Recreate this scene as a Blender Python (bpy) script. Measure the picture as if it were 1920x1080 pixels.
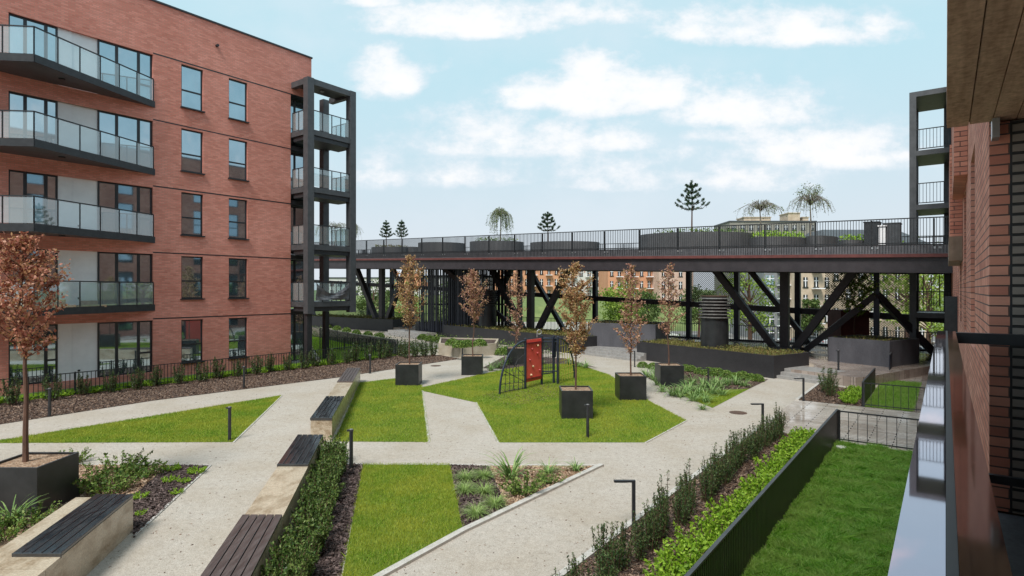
import bpy, math, random
import numpy as np
from mathutils import Vector, Matrix
random.seed(7)
RNG = np.random.default_rng(11)
R = math.radians
S = bpy.context.scene
for o in list(bpy.data.objects): bpy.data.objects.remove(o)

# ------------------------------------------------------------------ camera, sky, sun, exposure
F, HZ, H = 1100.0, 542.0, 4.4
cam_d = bpy.data.cameras.new("camera"); cam = bpy.data.objects.new("camera", cam_d)
S.collection.objects.link(cam); S.camera = cam
cam.location = (0, 0, H); cam.rotation_euler = (R(90), 0, 0)
cam_d.lens = 36 * F / 1920; cam_d.sensor_width = 36; cam_d.shift_y = 2 / 1920
cam_d.clip_start = 0.03; cam_d.clip_end = 6000
SUN_EL, SUN_AZ = 54.0, 206.0        # compass-like azimuth, from +Y clockwise
EXPOSURE = 0.95
S.view_settings.view_transform = 'Standard'; S.view_settings.look = 'None'
S.view_settings.exposure = EXPOSURE; S.view_settings.gamma = 1
S.render.engine = 'CYCLES'
S.cycles.max_bounces = 8; S.cycles.transparent_max_bounces = 24

W = bpy.data.worlds.new("World"); S.world = W; W.use_nodes = True
nt = W.node_tree; N = nt.nodes; Lk = nt.links
for n in list(N): N.remove(n)

def inp(sock, v, links=Lk):
    if hasattr(v, 'is_output'): links.new(v, sock)
    else: sock.default_value = v
def math_n(op, a, b=0.0, c=0.0, clamp=False):
    n = N.new('ShaderNodeMath'); n.operation = op; n.use_clamp = clamp
    inp(n.inputs[0], a); inp(n.inputs[1], b); inp(n.inputs[2], c)
    return n.outputs[0]
def mixc(f, a, b, mode='MIX'):
    n = N.new('ShaderNodeMix'); n.data_type = 'RGBA'; n.blend_type = mode
    inp(n.inputs[0], f); inp(n.inputs[6], a); inp(n.inputs[7], b)
    return n.outputs[2]
def smooth(v, a, b):
    n = N.new('ShaderNodeMapRange'); n.interpolation_type = 'SMOOTHSTEP'
    inp(n.inputs[0], v); n.inputs[1].default_value = a; n.inputs[2].default_value = b
    return n.outputs[0]

sky = N.new('ShaderNodeTexSky'); sky.sky_type = 'NISHITA'; sky.sun_disc = False
sky.sun_elevation = R(SUN_EL); sky.sun_rotation = R(SUN_AZ)
sky.air_density = 1.0; sky.dust_density = 2.2; sky.ozone_density = 1.0; sky.altitude = 100
tc = N.new('ShaderNodeTexCoord'); sep = N.new('ShaderNodeSeparateXYZ'); Lk.new(tc.outputs['Generated'], sep.inputs[0])
dx, dy, dz = sep.outputs
den = math_n('MAXIMUM', math_n('ABSOLUTE', dy), 0.12)
gx = math_n('DIVIDE', dx, den); gz = math_n('DIVIDE', dz, den)
comb = N.new('ShaderNodeCombineXYZ'); inp(comb.inputs[0], gx); inp(comb.inputs[1], math_n('MULTIPLY', gz, 1.5)); inp(comb.inputs[2], math_n('SIGN', dy))
def noise_w(scale, detail=6, rough=.55, off=0):
    n = N.new('ShaderNodeTexNoise'); n.inputs['Scale'].default_value = scale; n.inputs['Detail'].default_value = detail
    n.inputs['Roughness'].default_value = rough
    m = N.new('ShaderNodeVectorMath'); m.operation = 'ADD'; Lk.new(comb.outputs[0], m.inputs[0]); m.inputs[1].default_value = (off, off * .7, 0)
    Lk.new(m.outputs[0], n.inputs['Vector'])
    return n.outputs[0]
nz = noise_w(7.5, 9, .62); nz2 = noise_w(21, 8, .65, 3); nbig = noise_w(1.7, 5, .55, 9)
# cumulus banks: (px centre, base y px, half width, height above base, strength) given as sky directions
CL = [(870, 52, 175, 62, 1.0), (1130, 28, 120, 55, .75), (700, 5, 70, 24, .7), (1440, 66, 225, 62, .95), (1640, 50, 55, 34, .7), (1300, 66, 90, 34, .9), (726, 160, 74, 72, 1.0),
      (1000, 188, 85, 62, .95), (1115, 190, 115, 92, 1.05), (1235, 188, 70, 56, .85), (1400, 220, 160, 68, .95), (1165, 270, 65, 48, .8),
      (930, 275, 185, 76, .85), (1560, 290, 200, 66, .85), (1400, 255, 110, 40, .6), (860, 335, 220, 56, .6), (1230, 340, 260, 60, .65), (820, 130, 40, 22, .45)]
best = None
for (px, py, rx, ry, st) in CL:
    cx, cz = (px - 960) / F, (HZ - py) / F
    rx *= 1.22; ry *= 1.3
    X = math_n('DIVIDE', math_n('SUBTRACT', gx, cx), rx / F)
    Zr = math_n('DIVIDE', math_n('SUBTRACT', gz, cz), ry / F)
    # flat base: below the base the falloff is three times faster
    Zb = math_n('MAXIMUM', Zr, math_n('MULTIPLY', Zr, -3.0))
    d = math_n('SUBTRACT', 1.0, math_n('ADD', math_n('MULTIPLY', X, X), math_n('MULTIPLY', Zb, Zb)))
    d = math_n('MULTIPLY', math_n('MAXIMUM', d, -1.0), st)
    best = d if best is None else math_n('SMOOTH_MAX', best, d, .15)
front = smooth(dy, 0.05, 0.2)
gen = math_n('MULTIPLY', math_n('SUBTRACT', nbig, 0.50), 3.2)
best = mixc(front, gen, best)
dens = math_n('ADD', best, math_n('ADD', math_n('MULTIPLY', math_n('SUBTRACT', nz, .5), 2.6), math_n('MULTIPLY', math_n('SUBTRACT', nz2, .5), 1.3)))
cmask = smooth(dens, -0.12, 0.85)
wisp = math_n('MULTIPLY', smooth(math_n('ADD', nbig, math_n('MULTIPLY', nz, .4)), .6, .95), .5)
cmask = math_n('MAXIMUM', cmask, wisp)
shade = smooth(math_n('SUBTRACT', dens, math_n('MULTIPLY', nz2, .8)), -0.3, .8)
ccol = mixc(shade, (6.3, 6.9, 7.5, 1), (8.7, 8.45, 8.35, 1))
base = mixc(1.0, sky.outputs[0], (1.0, 1.0, 1.0, 1), 'MULTIPLY')
# thin veil that whitens the blue, stronger towards the horizon
up = math_n('MAXIMUM', dz, 0.0)
vcol = mixc(smooth(up, .02, .36), (5.8, 6.35, 6.9, 1), (4.5, 6.5, 7.25, 1))
base = mixc(.93, base, vcol)
allc = mixc(math_n('MULTIPLY', cmask, .86), base, ccol)
bg = N.new('ShaderNodeBackground'); inp(bg.inputs[0], allc); bg.inputs[1].default_value = 0.066
wo = N.new('ShaderNodeOutputWorld'); Lk.new(bg.outputs[0], wo.inputs[0])

sd = bpy.data.lights.new("sun", 'SUN'); sd.energy = 2.3; sd.angle = R(18); sd.color = (1, .95, .88)
sun = bpy.data.objects.new("sun", sd); S.collection.objects.link(sun)
az = R(SUN_AZ); el = R(SUN_EL)
sdir = Vector((math.sin(az) * math.cos(el), math.cos(az) * math.cos(el), math.sin(el)))
sun.rotation_euler = sdir.to_track_quat('Z', 'Y').to_euler()

# ------------------------------------------------------------------ projection helpers (photo pixel -> place on a real plane)
def G(px, py, z=0.0):
    Y = F * (H - z) / (py - HZ); return Vector(((px - 960) * Y / F, Y, z))
def at(px, Y, z=0.0): return Vector(((px - 960) * Y / F, Y, z))
def zat(py, Y): return H + (HZ - py) * Y / F
_l = math.hypot(813, 1100); UX, UY = 813 / _l, 1100 / _l
U = Vector((UX, UY, 0)); V = Vector((UY, -UX, 0)); TH = math.atan2(UY, UX)
def L(t, a, z=0.0): return Vector((t * UX + a * UY, t * UY - a * UX, z))
def tpx(px, a):
    k = (px - 960) / F; return -a * (UY + UX * k) / (UX - UY * k)

# ------------------------------------------------------------------ mesh helpers
class MB:
    def __init__(s): s.v = []; s.f = []; s.arr = []
    def quad(s, *p):
        n = len(s.v); s.v += [tuple(q) for q in p]; s.f.append(tuple(range(n, n + len(p)))); return s
    def hexa(s, b, t):      # bottom ring and top ring
        n = len(s.v); k = len(b); s.v += [tuple(q) for q in b] + [tuple(q) for q in t]
        s.f.append(tuple(n + i for i in reversed(range(k)))); s.f.append(tuple(n + k + i for i in range(k)))
        for i in range(k):
            j = (i + 1) % k; s.f.append((n + i, n + j, n + k + j, n + k + i))
        return s
    def prism(s, poly, z0, z1):
        poly = [(p[0], p[1]) for p in poly]
        ar = sum(poly[i][0] * poly[(i + 1) % len(poly)][1] - poly[(i + 1) % len(poly)][0] * poly[i][1] for i in range(len(poly)))
        if ar < 0: poly = poly[::-1]
        return s.hexa([(x, y, z0) for x, y in poly], [(x, y, z1) for x, y in poly])
    def box(s, x0, x1, y0, y1, z0, z1): return s.prism([(x0, y0), (x1, y0), (x1, y1), (x0, y1)], z0, z1)
    def lbox(s, t0, t1, a0, a1, z0, z1):     # box in the buildings' grid
        return s.prism([L(t0, a0), L(t1, a0), L(t1, a1), L(t0, a1)], z0, z1)
    def beam(s, p, q, w, h, up=(0, 0, 1)):
        p, q = Vector(p), Vector(q); d = (q - p).normalized(); up = Vector(up)
        if abs(d.dot(up)) > .99: up = Vector((UY, -UX, 0))
        x = d.cross(up).normalized(); y = x.cross(d).normalized()
        c = [(-w / 2, -h / 2), (w / 2, -h / 2), (w / 2, h / 2), (-w / 2, h / 2)]
        return s.hexa([p + x * a + y * b for a, b in c][::-1], [q + x * a + y * b for a, b in c][::-1])
    def tube(s, p, q, r0, r1=None, n=8):
        p, q = Vector(p), Vector(q); r1 = r0 if r1 is None else r1; d = (q - p).normalized()
        x = d.orthogonal().normalized(); y = d.cross(x)
        a = [2 * math.pi * i / n for i in range(n)]
        return s.hexa([p + (x * math.cos(t) + y * math.sin(t)) * r0 for t in a], [q + (x * math.cos(t) + y * math.sin(t)) * r1 for t in a])
    def path(s, pts, r0, r1=None, n=6):
        r1 = r0 if r1 is None else r1; k = len(pts) - 1
        for i in range(k): s.tube(pts[i], pts[i + 1], r0 + (r1 - r0) * i / k, r0 + (r1 - r0) * (i + 1) / k, n)
        return s
    def tris(s, a):         # (n, k, 3) array of loose polygons
        s.arr.append(np.asarray(a, dtype=np.float32)); return s
    def build(s, name, mat, parent=None, smooth=False, world=True):
        me = bpy.data.meshes.new(name)
        vs = [np.array(s.v, dtype=np.float32).reshape(-1, 3)]; loops = [np.array([i for f in s.f for i in f], dtype=np.int32)]
        tot = [np.array([len(f) for f in s.f], dtype=np.int32)]; off = len(s.v)
        for a in s.arr:
            n, k, _ = a.shape; vs.append(a.reshape(-1, 3)); loops.append(np.arange(off, off + n * k, dtype=np.int32)); tot.append(np.full(n, k, dtype=np.int32)); off += n * k
        vs = np.concatenate(vs)
        if parent is not None and world:
            M = np.array(parent.matrix_basis.inverted(), dtype=np.float32); 
            if parent.parent is not None: M = np.array((parent.parent.matrix_basis @ parent.matrix_basis).inverted(), dtype=np.float32)
            vs = vs @ M[:3, :3].T + M[:3, 3]
        loops = np.concatenate(loops); tot = np.concatenate(tot)
        me.vertices.add(len(vs)); me.vertices.foreach_set('co', vs.astype(np.float32).ravel())
        me.loops.add(len(loops)); me.loops.foreach_set('vertex_index', loops)
        me.polygons.add(len(tot)); me.polygons.foreach_set('loop_start', np.concatenate([[0], np.cumsum(tot)[:-1]]).astype(np.int32)); me.polygons.foreach_set('loop_total', tot)
        me.update(calc_edges=True); me.validate()
        me.polygons.foreach_set('use_smooth', np.full(len(me.polygons), bool(smooth), dtype=bool))
        me.materials.append(mat)
        o = bpy.data.objects.new(name, me); S.collection.objects.link(o)
        if parent is not None: o.parent = parent
        return o

def tag(o, label=None, cat=None, group=None, kind=None):
    if label: o['label'] = label
    if cat: o['category'] = cat
    if group: o['group'] = group
    if kind: o['kind'] = kind
    return o
def thing(name, label, cat, loc=(0, 0, 0), rz=0.0, group=None):
    o = bpy.data.objects.new(name, None); S.collection.objects.link(o); o.empty_display_size = .2
    o.location = loc; o.rotation_euler = (0, 0, rz); o.matrix_basis = Matrix.Translation(Vector(loc)) @ Matrix.Rotation(rz, 4, 'Z')
    return tag(o, label, cat, group)
def struct(name, mb, m, label=None): return tag(mb.build(name, m), label, None, None, 'structure')
def single(name, mb, m, label, cat, loc, group=None, smooth=False):
    """a thing of one mesh, origin at its base"""
    tmp = Matrix.Translation(Vector(loc)); o = mb.build(name, m, None, smooth)
    co = np.empty(len(o.data.vertices) * 3, dtype=np.float32); o.data.vertices.foreach_get('co', co)
    co = co.reshape(-1, 3) - np.array(loc, dtype=np.float32); o.data.vertices.foreach_set('co', co.ravel()); o.location = loc
    return tag(o, label, cat, group)
def dup(o, loc=None, rz=None, sc=None, label=None, group=None):
    r = o.copy(); S.collection.objects.link(r)
    if loc is not None: r.location = loc
    if rz is not None: r.rotation_euler = (0, 0, rz)
    if sc is not None: r.scale = sc if hasattr(sc, '__len__') else (sc, sc, sc)
    if label: r['label'] = label
    if group: r['group'] = group
    for ch in list(o.children):
        c = ch.copy(); S.collection.objects.link(c); c.parent = r
        for g in ch.children:
            d = g.copy(); S.collection.objects.link(d); d.parent = c
    return r

# ------------------------------------------------------------------ materials
def newmat(name):
    m = bpy.data.materials.new(name); m.use_nodes = True; t = m.node_tree
    return m, t, t.nodes, t.links, t.nodes['Principled BSDF']
def c4(c): return (c[0], c[1], c[2], 1)
def nd_noise(nn, ll, co, scale, detail=5, rough=.6, stretch=None):
    if stretch:
        mp = nn.new('ShaderNodeMapping'); mp.inputs['Scale'].default_value = stretch; ll.new(co, mp.inputs[0]); co = mp.outputs[0]
    n = nn.new('ShaderNodeTexNoise'); n.inputs['Scale'].default_value = scale; n.inputs['Detail'].default_value = detail; n.inputs['Roughness'].default_value = rough
    ll.new(co, n.inputs['Vector']); return n.outputs[0]
def nd_ramp(nn, ll, f, stops):
    r = nn.new('ShaderNodeValToRGB'); ll.new(f, r.inputs[0]); e = r.color_ramp.elements
    while len(e) < len(stops): e.new(.5)
    for i, (p, c) in enumerate(stops): e[i].position = p; e[i].color = c4(c)
    return r.outputs[0]
def nd_mix(nn, ll, f, a, b, mode='MIX'):
    n = nn.new('ShaderNodeMix'); n.data_type = 'RGBA'; n.blend_type = mode
    for s_, v in ((n.inputs[0], f), (n.inputs[6], a), (n.inputs[7], b)):
        if hasattr(v, 'is_output'): ll.new(v, s_)
        else: s_.default_value = v if not isinstance(v, tuple) or len(v) == 4 else c4(v)
    return n.outputs[2]
def nd_bump(nn, ll, h, b, strength=.4, dist=.02):
    n = nn.new('ShaderNodeBump'); n.inputs['Strength'].default_value = strength; n.inputs['Distance'].default_value = dist
    ll.new(h, n.inputs['Height']); ll.new(n.outputs[0], b.inputs['Normal'])
def surf(name, c1, c2, scale=6, rough=.7, metal=0, bump=.3, dist=.01, spec=.5, fine=None, stretch=None, rough2=None, lo=.35, hi=.65):
    m, t, nn, ll, b = newmat(name); co = nn.new('ShaderNodeTexCoord').outputs['Object']
    f = nd_noise(nn, ll, co, scale, 6, .62, stretch); col = nd_ramp(nn, ll, f, [(lo, c1), (hi, c2)])
    if fine:
        g = nd_noise(nn, ll, co, fine, 3, .6); col = nd_mix(nn, ll, .35, col, nd_ramp(nn, ll, g, [(.3, tuple(x * .55 for x in c1)), (.7, tuple(min(1, x * 1.35) for x in c2))]))
        nd_bump(nn, ll, g, b, bump, dist)
    elif bump: nd_bump(nn, ll, f, b, bump, dist)
    ll.new(col, b.inputs['Base Color']); b.inputs['Metallic'].default_value = metal; b.inputs['Specular IOR Level'].default_value = spec
    if rough2 is not None:
        mr = nn.new('ShaderNodeMapRange'); ll.new(f, mr.inputs[0]); mr.inputs[1].default_value = .35; mr.inputs[2].default_value = .65; mr.inputs[3].default_value = rough; mr.inputs[4].default_value = rough2
        ll.new(mr.outputs[0], b.inputs['Roughness'])
    else: b.inputs['Roughness'].default_value = rough
    return m
def brick_mat(name, cs, mortar, bw=.26, bh=.075, ms=.010, bump=.6, rough=.85):
    m, t, nn, ll, b = newmat(name); tcn = nn.new('ShaderNodeTexCoord'); sp = nn.new('ShaderNodeSeparateXYZ'); ll.new(tcn.outputs['Object'], sp.inputs[0])
    ad = nn.new('ShaderNodeMath'); ll.new(sp.outputs[0], ad.inputs[0]); ll.new(sp.outputs[1], ad.inputs[1])
    cb = nn.new('ShaderNodeCombineXYZ'); ll.new(ad.outputs[0], cb.inputs[0]); ll.new(sp.outputs[2], cb.inputs[1])
    br = nn.new('ShaderNodeTexBrick'); ll.new(cb.outputs[0], br.inputs['Vector']); br.inputs['Scale'].default_value = 1
    br.inputs['Brick Width'].default_value = bw; br.inputs['Row Height'].default_value = bh; br.inputs['Mortar Size'].default_value = ms
    br.inputs['Mortar Smooth'].default_value = .3; br.inputs['Bias'].default_value = 0
    br.inputs['Color1'].default_value = (0, 0, 0, 1); br.inputs['Color2'].default_value = (1, 1, 1, 1); br.inputs['Mortar'].default_value = (.5, .5, .5, 1)
    per = nd_ramp(nn, ll, br.outputs[0], [(0, cs[0]), (.5, cs[1]), (1, cs[2])])
    n1 = nd_noise(nn, ll, tcn.outputs['Object'], .35, 6, .6); n2 = nd_noise(nn, ll, tcn.outputs['Object'], 3.5, 5, .7, (.35, .35, 2.2))
    col = nd_mix(nn, ll, .5, per, nd_ramp(nn, ll, n1, [(.35, cs[0]), (.65, cs[2])]))
    col = nd_mix(nn, ll, .4, col, nd_ramp(nn, ll, n2, [(.3, (.6, .6, .6)), (.5, (1, 1, 1)), (.72, (1.3, 1.27, 1.25))]), 'MULTIPLY')
    col = nd_mix(nn, ll, br.outputs[1], col, mortar)
    ll.new(col, b.inputs['Base Color']); b.inputs['Roughness'].default_value = rough
    inv = nn.new('ShaderNodeMath'); inv.operation = 'SUBTRACT'; inv.inputs[0].default_value = 1; ll.new(br.outputs[1], inv.inputs[1])
    nd_bump(nn, ll, inv.outputs[0], b, bump, .012)
    return m
def leaf_mat(name, cols, rough=.55, trans=.3, patch=None):
    m, t, nn, ll, b = newmat(name); g = nn.new('ShaderNodeNewGeometry'); n = len(cols)
    col = nd_ramp(nn, ll, g.outputs['Random Per Island'], [(i / max(1, n - 1), c) for i, c in enumerate(cols)])
    if patch:
        co = nn.new('ShaderNodeTexCoord').outputs['Object']; f = nd_noise(nn, ll, co, patch[0], 4, .6)
        col = nd_mix(nn, ll, nd_ramp(nn, ll, f, [(.38, (0, 0, 0)), (.62, (1, 1, 1))]), col, nd_mix(nn, ll, .75, col, patch[1]))
    ll.new(col, b.inputs['Base Color']); b.inputs['Roughness'].default_value = rough; b.inputs['Specular IOR Level'].default_value = .3
    tr = nn.new('ShaderNodeBsdfTranslucent'); ll.new(col, tr.inputs[0]); mx = nn.new('ShaderNodeMixShader'); mx.inputs[0].default_value = trans
    ll.new(b.outputs[0], mx.inputs[1]); ll.new(tr.outputs[0], mx.inputs[2]); ll.new(mx.outputs[0], nn['Material Output'].inputs[0])
    return m
def glass_mat(name, tint, refl=.25, alpha=.5, rough=.02):
    m, t, nn, ll, b = newmat(name); nn.remove(b)
    tr = nn.new('ShaderNodeBsdfTransparent'); tr.inputs[0].default_value = c4(tint)
    di = nn.new('ShaderNodeBsdfDiffuse'); di.inputs[0].default_value = c4(tuple(x * .9 for x in tint))
    gl = nn.new('ShaderNodeBsdfGlossy'); gl.inputs['Roughness'].default_value = rough; gl.inputs[0].default_value = (.95, .98, 1, 1)
    m1 = nn.new('ShaderNodeMixShader'); m1.inputs[0].default_value = alpha; ll.new(tr.outputs[0], m1.inputs[1]); ll.new(di.outputs[0], m1.inputs[2])
    fr = nn.new('ShaderNodeLayerWeight'); fr.inputs[0].default_value = .5; pw = nn.new('ShaderNodeMath'); pw.operation = 'POWER'; ll.new(fr.outputs['Facing'], pw.inputs[0]); pw.inputs[1].default_value = 3.2; ad = nn.new('ShaderNodeMath'); ll.new(pw.outputs[0], ad.inputs[0]); ad.inputs[1].default_value = refl; ad.use_clamp = True
    m2 = nn.new('ShaderNodeMixShader'); ll.new(ad.outputs[0], m2.inputs[0]); ll.new(m1.outputs[0], m2.inputs[1]); ll.new(gl.outputs[0], m2.inputs[2])
    ll.new(m2.outputs[0], nn['Material Output'].inputs[0]); return m

BRICK = brick_mat('red_brick', [(.50, .155, .110), (.66, .232, .180), (.78, .33, .265)], (.42, .25, .19), ms=.007, bump=.35)
BRICK_N = brick_mat('dark_red_brick', [(.42, .14, .10), (.62, .25, .17), (.78, .38, .28)], (.12, .085, .075), bw=.27, bh=.075, ms=.006, bump=.9)
BRICK_P = brick_mat('grey_brick', [(.19, .17, .15), (.26, .23, .21), (.33, .29, .26)], (.03, .03, .03), bw=.27, bh=.075, ms=.012, bump=.9)
BRICK_O = brick_mat('orange_brick', [(.45, .15, .06), (.55, .20, .08), (.62, .25, .11)], (.5, .3, .2), ms=.004)
METAL = surf('anthracite_metal', (.022, .024, .028), (.035, .038, .043), 5, .42, .2, .15, .003)
METAL_L = surf('grey_coated_steel', (.06, .064, .07), (.085, .09, .098), 3, .45, .2, .1, .003)
STEEL = surf('dark_steel', (.026, .022, .026), (.048, .040, .046), 2.2, .5, .2, .25, .004, fine=30)
STEEL_R = surf('oxide_red_steel', (.10, .028, .026), (.15, .045, .04), 2.5, .55, .1, .2, .004)
STEEL_B = surf('blue_black_steel', (.010, .012, .022), (.018, .021, .036), 2.2, .45, .3, .2, .004)
PLANT_M = surf('planter_steel', (.016, .018, .020), (.030, .032, .035), 2.0, .38, .1, .12, .003)
CORTEN = surf('dark_planter_wall', (.018, .018, .021), (.034, .033, .037), 1.3, .5, .1, .2, .004, fine=22)
CONC = surf('bench_concrete', (.30, .25, .175), (.50, .45, .37), 1.6, .62, 0, .25, .004, fine=45, lo=.3, hi=.7)
CONC_S = surf('stained_concrete', (.20, .13, .065), (.50, .43, .33), 1.9, .4, 0, .2, .004, fine=40, lo=.34, hi=.56, rough2=.22, stretch=(1.6, .8, 2.2))
CONC_D = surf('dark_concrete', (.045, .045, .055), (.10, .10, .115), 1.2, .6, 0, .25, .005, fine=30, stretch=(1, 1, .35))
STEP = surf('granite_step', (.20, .195, .19), (.36, .35, .34), 5, .35, 0, .2, .003, fine=60)
KERB = surf('kerb_stone', (.36, .35, .32), (.52, .50, .47), 8, .7, 0, .2, .003, fine=60)
SEAT = surf('wet_dark_boards', (.012, .013, .017), (.028, .029, .032), 3.5, .04, 0, .05, .002, 1.0, stretch=(7, .8, 1), rough2=.26)
SEAT_B = surf('brown_boards', (.050, .036, .033), (.10, .075, .070), 3.5, .3, 0, .12, .002, stretch=(7, .8, 1), rough2=.5)
WHITE = surf('white_render', (.78, .78, .80), (.84, .84, .86), 3, .8, 0, .05, .002)
RED = surf('red_climbing_panel', (.88, .10, .08), (.92, .13, .10), 6, .38, 0, .08, .002)
GALV = surf('galvanised_metal', (.35, .36, .38), (.5, .51, .53), 8, .4, .7, .1, .002)
BARKC = surf('tree_bark', (.07, .036, .026), (.14, .075, .05), 14, .85, 0, .6, .01, stretch=(1, 1, .25))
BARKG = surf('pale_tree_bark', (.13, .12, .10), (.24, .22, .19), 10, .85, 0, .5, .01)
RUST = surf('rusty_metal', (.06, .035, .025), (.11, .065, .045), 6, .8, 0, .3, .004)

def ground_mat(name, cols, scale, rough=.9, bump=.6, dist=.01, big=None, spec=.3, stretch=None):
    m, t, nn, ll, b = newmat(name); co = nn.new('ShaderNodeTexCoord').outputs['Object']
    src = co
    if stretch:
        mp = nn.new('ShaderNodeMapping'); mp.inputs['Scale'].default_value = stretch; ll.new(co, mp.inputs[0]); src = mp.outputs[0]
    vo = nn.new('ShaderNodeTexVoronoi'); vo.inputs['Scale'].default_value = scale; ll.new(src, vo.inputs['Vector'])
    sp = nn.new('ShaderNodeSeparateColor'); ll.new(vo.outputs['Color'], sp.inputs[0])
    n = len(cols); col = nd_ramp(nn, ll, sp.outputs[0], [(i / (n - 1), c) for i, c in enumerate(cols)])
    if big:
        f = nd_noise(nn, ll, co, big[0], 6, .65); col = nd_mix(nn, ll, nd_ramp(nn, ll, f, [(.4, (0, 0, 0)), (.75, (1, 1, 1))]), col, nd_mix(nn, ll, .6, col, big[1]))
        f2 = nd_noise(nn, ll, co, 7.0, 6, .75); col = nd_mix(nn, ll, .45, col, nd_ramp(nn, ll, f2, [(.3, (.62, .6, .58)), (.5, (1, 1, 1)), (.7, (1.2, 1.2, 1.2))]), 'MULTIPLY')
    ll.new(col, b.inputs['Base Color']); b.inputs['Roughness'].default_value = rough; b.inputs['Specular IOR Level'].default_value = spec
    nd_bump(nn, ll, vo.outputs['Distance'], b, bump, dist); return m
GRAVEL = ground_mat('pale_fine_gravel', [(.29, .262, .228), (.365, .335, .295), (.42, .388, .345), (.49, .455, .41)], 85, .88, .35, .006, (.5, (.30, .25, .185)))
MULCH = ground_mat('dark_mulch', [(.028, .018, .016), (.07, .045, .038), (.115, .08, .068), (.18, .14, .12)], 26, .8, 1, .03, stretch=(1, 2.2, 1))
CHIPS = ground_mat('pale_bark_chips', [(.13, .075, .045), (.28, .175, .11), (.38, .26, .175), (.5, .38, .28)], 22, .85, 1, .03, stretch=(1, 2, 1))
SOIL = ground_mat('lawn_soil', [(.07, .10, .012), (.12, .17, .02), (.17, .22, .03)], 60, .95, .5, .01)
STREET = surf('street_asphalt', (.10, .10, .10), (.17, .165, .16), .8, .8, 0, .2, .004, fine=20)
def grass_ground(name, c1, c2): return surf(name, c1, c2, .35, .95, 0, .2, .01)
FARGRASS = grass_ground('far_grass', (.09, .13, .04), (.16, .20, .07))
def pave_mat(name, cs, bw, bh, rough=.3, ms=.008, mortar=(.10, .09, .085)):
    m = brick_mat(name, cs, mortar, bw, bh, ms, .3, rough)
    t = m.node_tree
    # pavers lie flat: use x,y instead of x,z
    for l in list(t.links):
        if l.to_node.type == 'COMBXYZ' and l.to_socket == l.to_node.inputs[1]:
            sp = l.from_node; cbn = l.to_node; t.links.remove(l); t.links.new(sp.outputs[1], cbn.inputs[1])
        elif l.to_node.type == 'COMBXYZ' and l.to_socket == l.to_node.inputs[0]:
            cbn = l.to_node; sp = [n for n in t.nodes if n.type == 'SEPXYZ'][0]; t.links.remove(l); t.links.new(sp.outputs[0], cbn.inputs[0])
    b = t.nodes['Principled BSDF']; co = t.nodes.new('ShaderNodeTexCoord').outputs['Object']
    f = nd_noise(t.nodes, t.links, co, .55, 5, .6); mr = t.nodes.new('ShaderNodeMapRange'); t.links.new(f, mr.inputs[0])
    mr.inputs[1].default_value = .4; mr.inputs[2].default_value = .6; mr.inputs[3].default_value = .07; mr.inputs[4].default_value = rough
    t.links.new(mr.outputs[0], b.inputs['Roughness'])
    return m
PAVE = pave_mat('pale_wet_pavers', [(.36, .30, .25), (.50, .44, .385), (.62, .57, .52)], 1.2, .19, .35, .016, (.045, .04, .036))
_t = PAVE.node_tree; _cb = [n for n in _t.nodes if n.type == 'COMBXYZ'][0]; _sp = [n for n in _t.nodes if n.type == 'SEPXYZ'][0]
_t.links.new(_sp.outputs[1], _cb.inputs[0]); _t.links.new(_sp.outputs[0], _cb.inputs[1])
PAVE_D = pave_mat('dark_wet_paving', [(.22, .17, .145), (.32, .26, .225), (.42, .36, .32)], .9, .3, .3, .006, (.05, .045, .04))

GLASS_W = surf('window_glass', (.36, .47, .53), (.42, .53, .59), 1, .03, .92, .02, .001, .8)
GLASS_D = surf('dim_window_glass', (.06, .07, .075), (.09, .10, .105), 1, .03, .75, .02, .001, .8)
GLASS_B = glass_mat('balcony_glass', (.78, .90, .92), .17, .20)
CAP = surf('wet_metal_cap', (.50, .42, .50), (.57, .49, .57), 1.2, .03, .95, .04, .001, .8)
SOFFIT = surf('board_marked_concrete', (.34, .20, .13), (.66, .44, .31), 2.2, .8, 0, .5, .01, fine=26, stretch=(.5, 6, 1))

# foliage colours
L_COP = leaf_mat('copper_leaves', [(.16, .06, .035), (.36, .17, .09), (.52, .30, .15), (.40, .30, .11), (.72, .50, .32), (.30, .26, .08)], .5, .35)
L_RED = leaf_mat('reddish_leaves', [(.16, .05, .035), (.38, .13, .085), (.55, .25, .17), (.40, .24, .10), (.70, .40, .30)], .5, .35)
L_PNK = leaf_mat('pinkish_young_leaves', [(.22, .09, .07), (.44, .21, .16), (.66, .40, .31), (.46, .30, .15), (.36, .28, .12)], .5, .35)
L_YEW = leaf_mat('dark_yew_needles', [(.016, .040, .014), (.036, .078, .024), (.075, .13, .035), (.15, .20, .07)], .5, .15)
L_BOX = leaf_mat('bright_green_leaves', [(.13, .26, .015), (.25, .44, .03), (.42, .60, .07)], .5, .3)
L_SHR = leaf_mat('mid_green_leaves', [(.04, .10, .015), (.09, .18, .03), (.17, .27, .05), (.30, .38, .11)], .5, .25)
L_GRY = leaf_mat('grey_green_blades', [(.10, .20, .05), (.20, .33, .10), (.36, .48, .20)], .5, .25)
L_TUF = leaf_mat('tuft_grass_blades', [(.14, .24, .05), (.26, .38, .10), (.42, .54, .22)], .5, .25)
L_SED = leaf_mat('sedum_leaves', [(.07, .10, .02), (.15, .17, .04), (.25, .22, .07), (.20, .12, .05)], .6, .2)
L_PIN = leaf_mat('pine_needles', [(.015, .04, .018), (.03, .07, .03), (.06, .11, .045)], .5, .1)
L_WIL = leaf_mat('weeping_leaves', [(.07, .11, .03), (.13, .19, .05), (.22, .28, .09)], .5, .25)
L_TRE = leaf_mat('spring_leaves', [(.10, .17, .02), (.18, .28, .035), (.28, .38, .06)], .5, .35)
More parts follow.
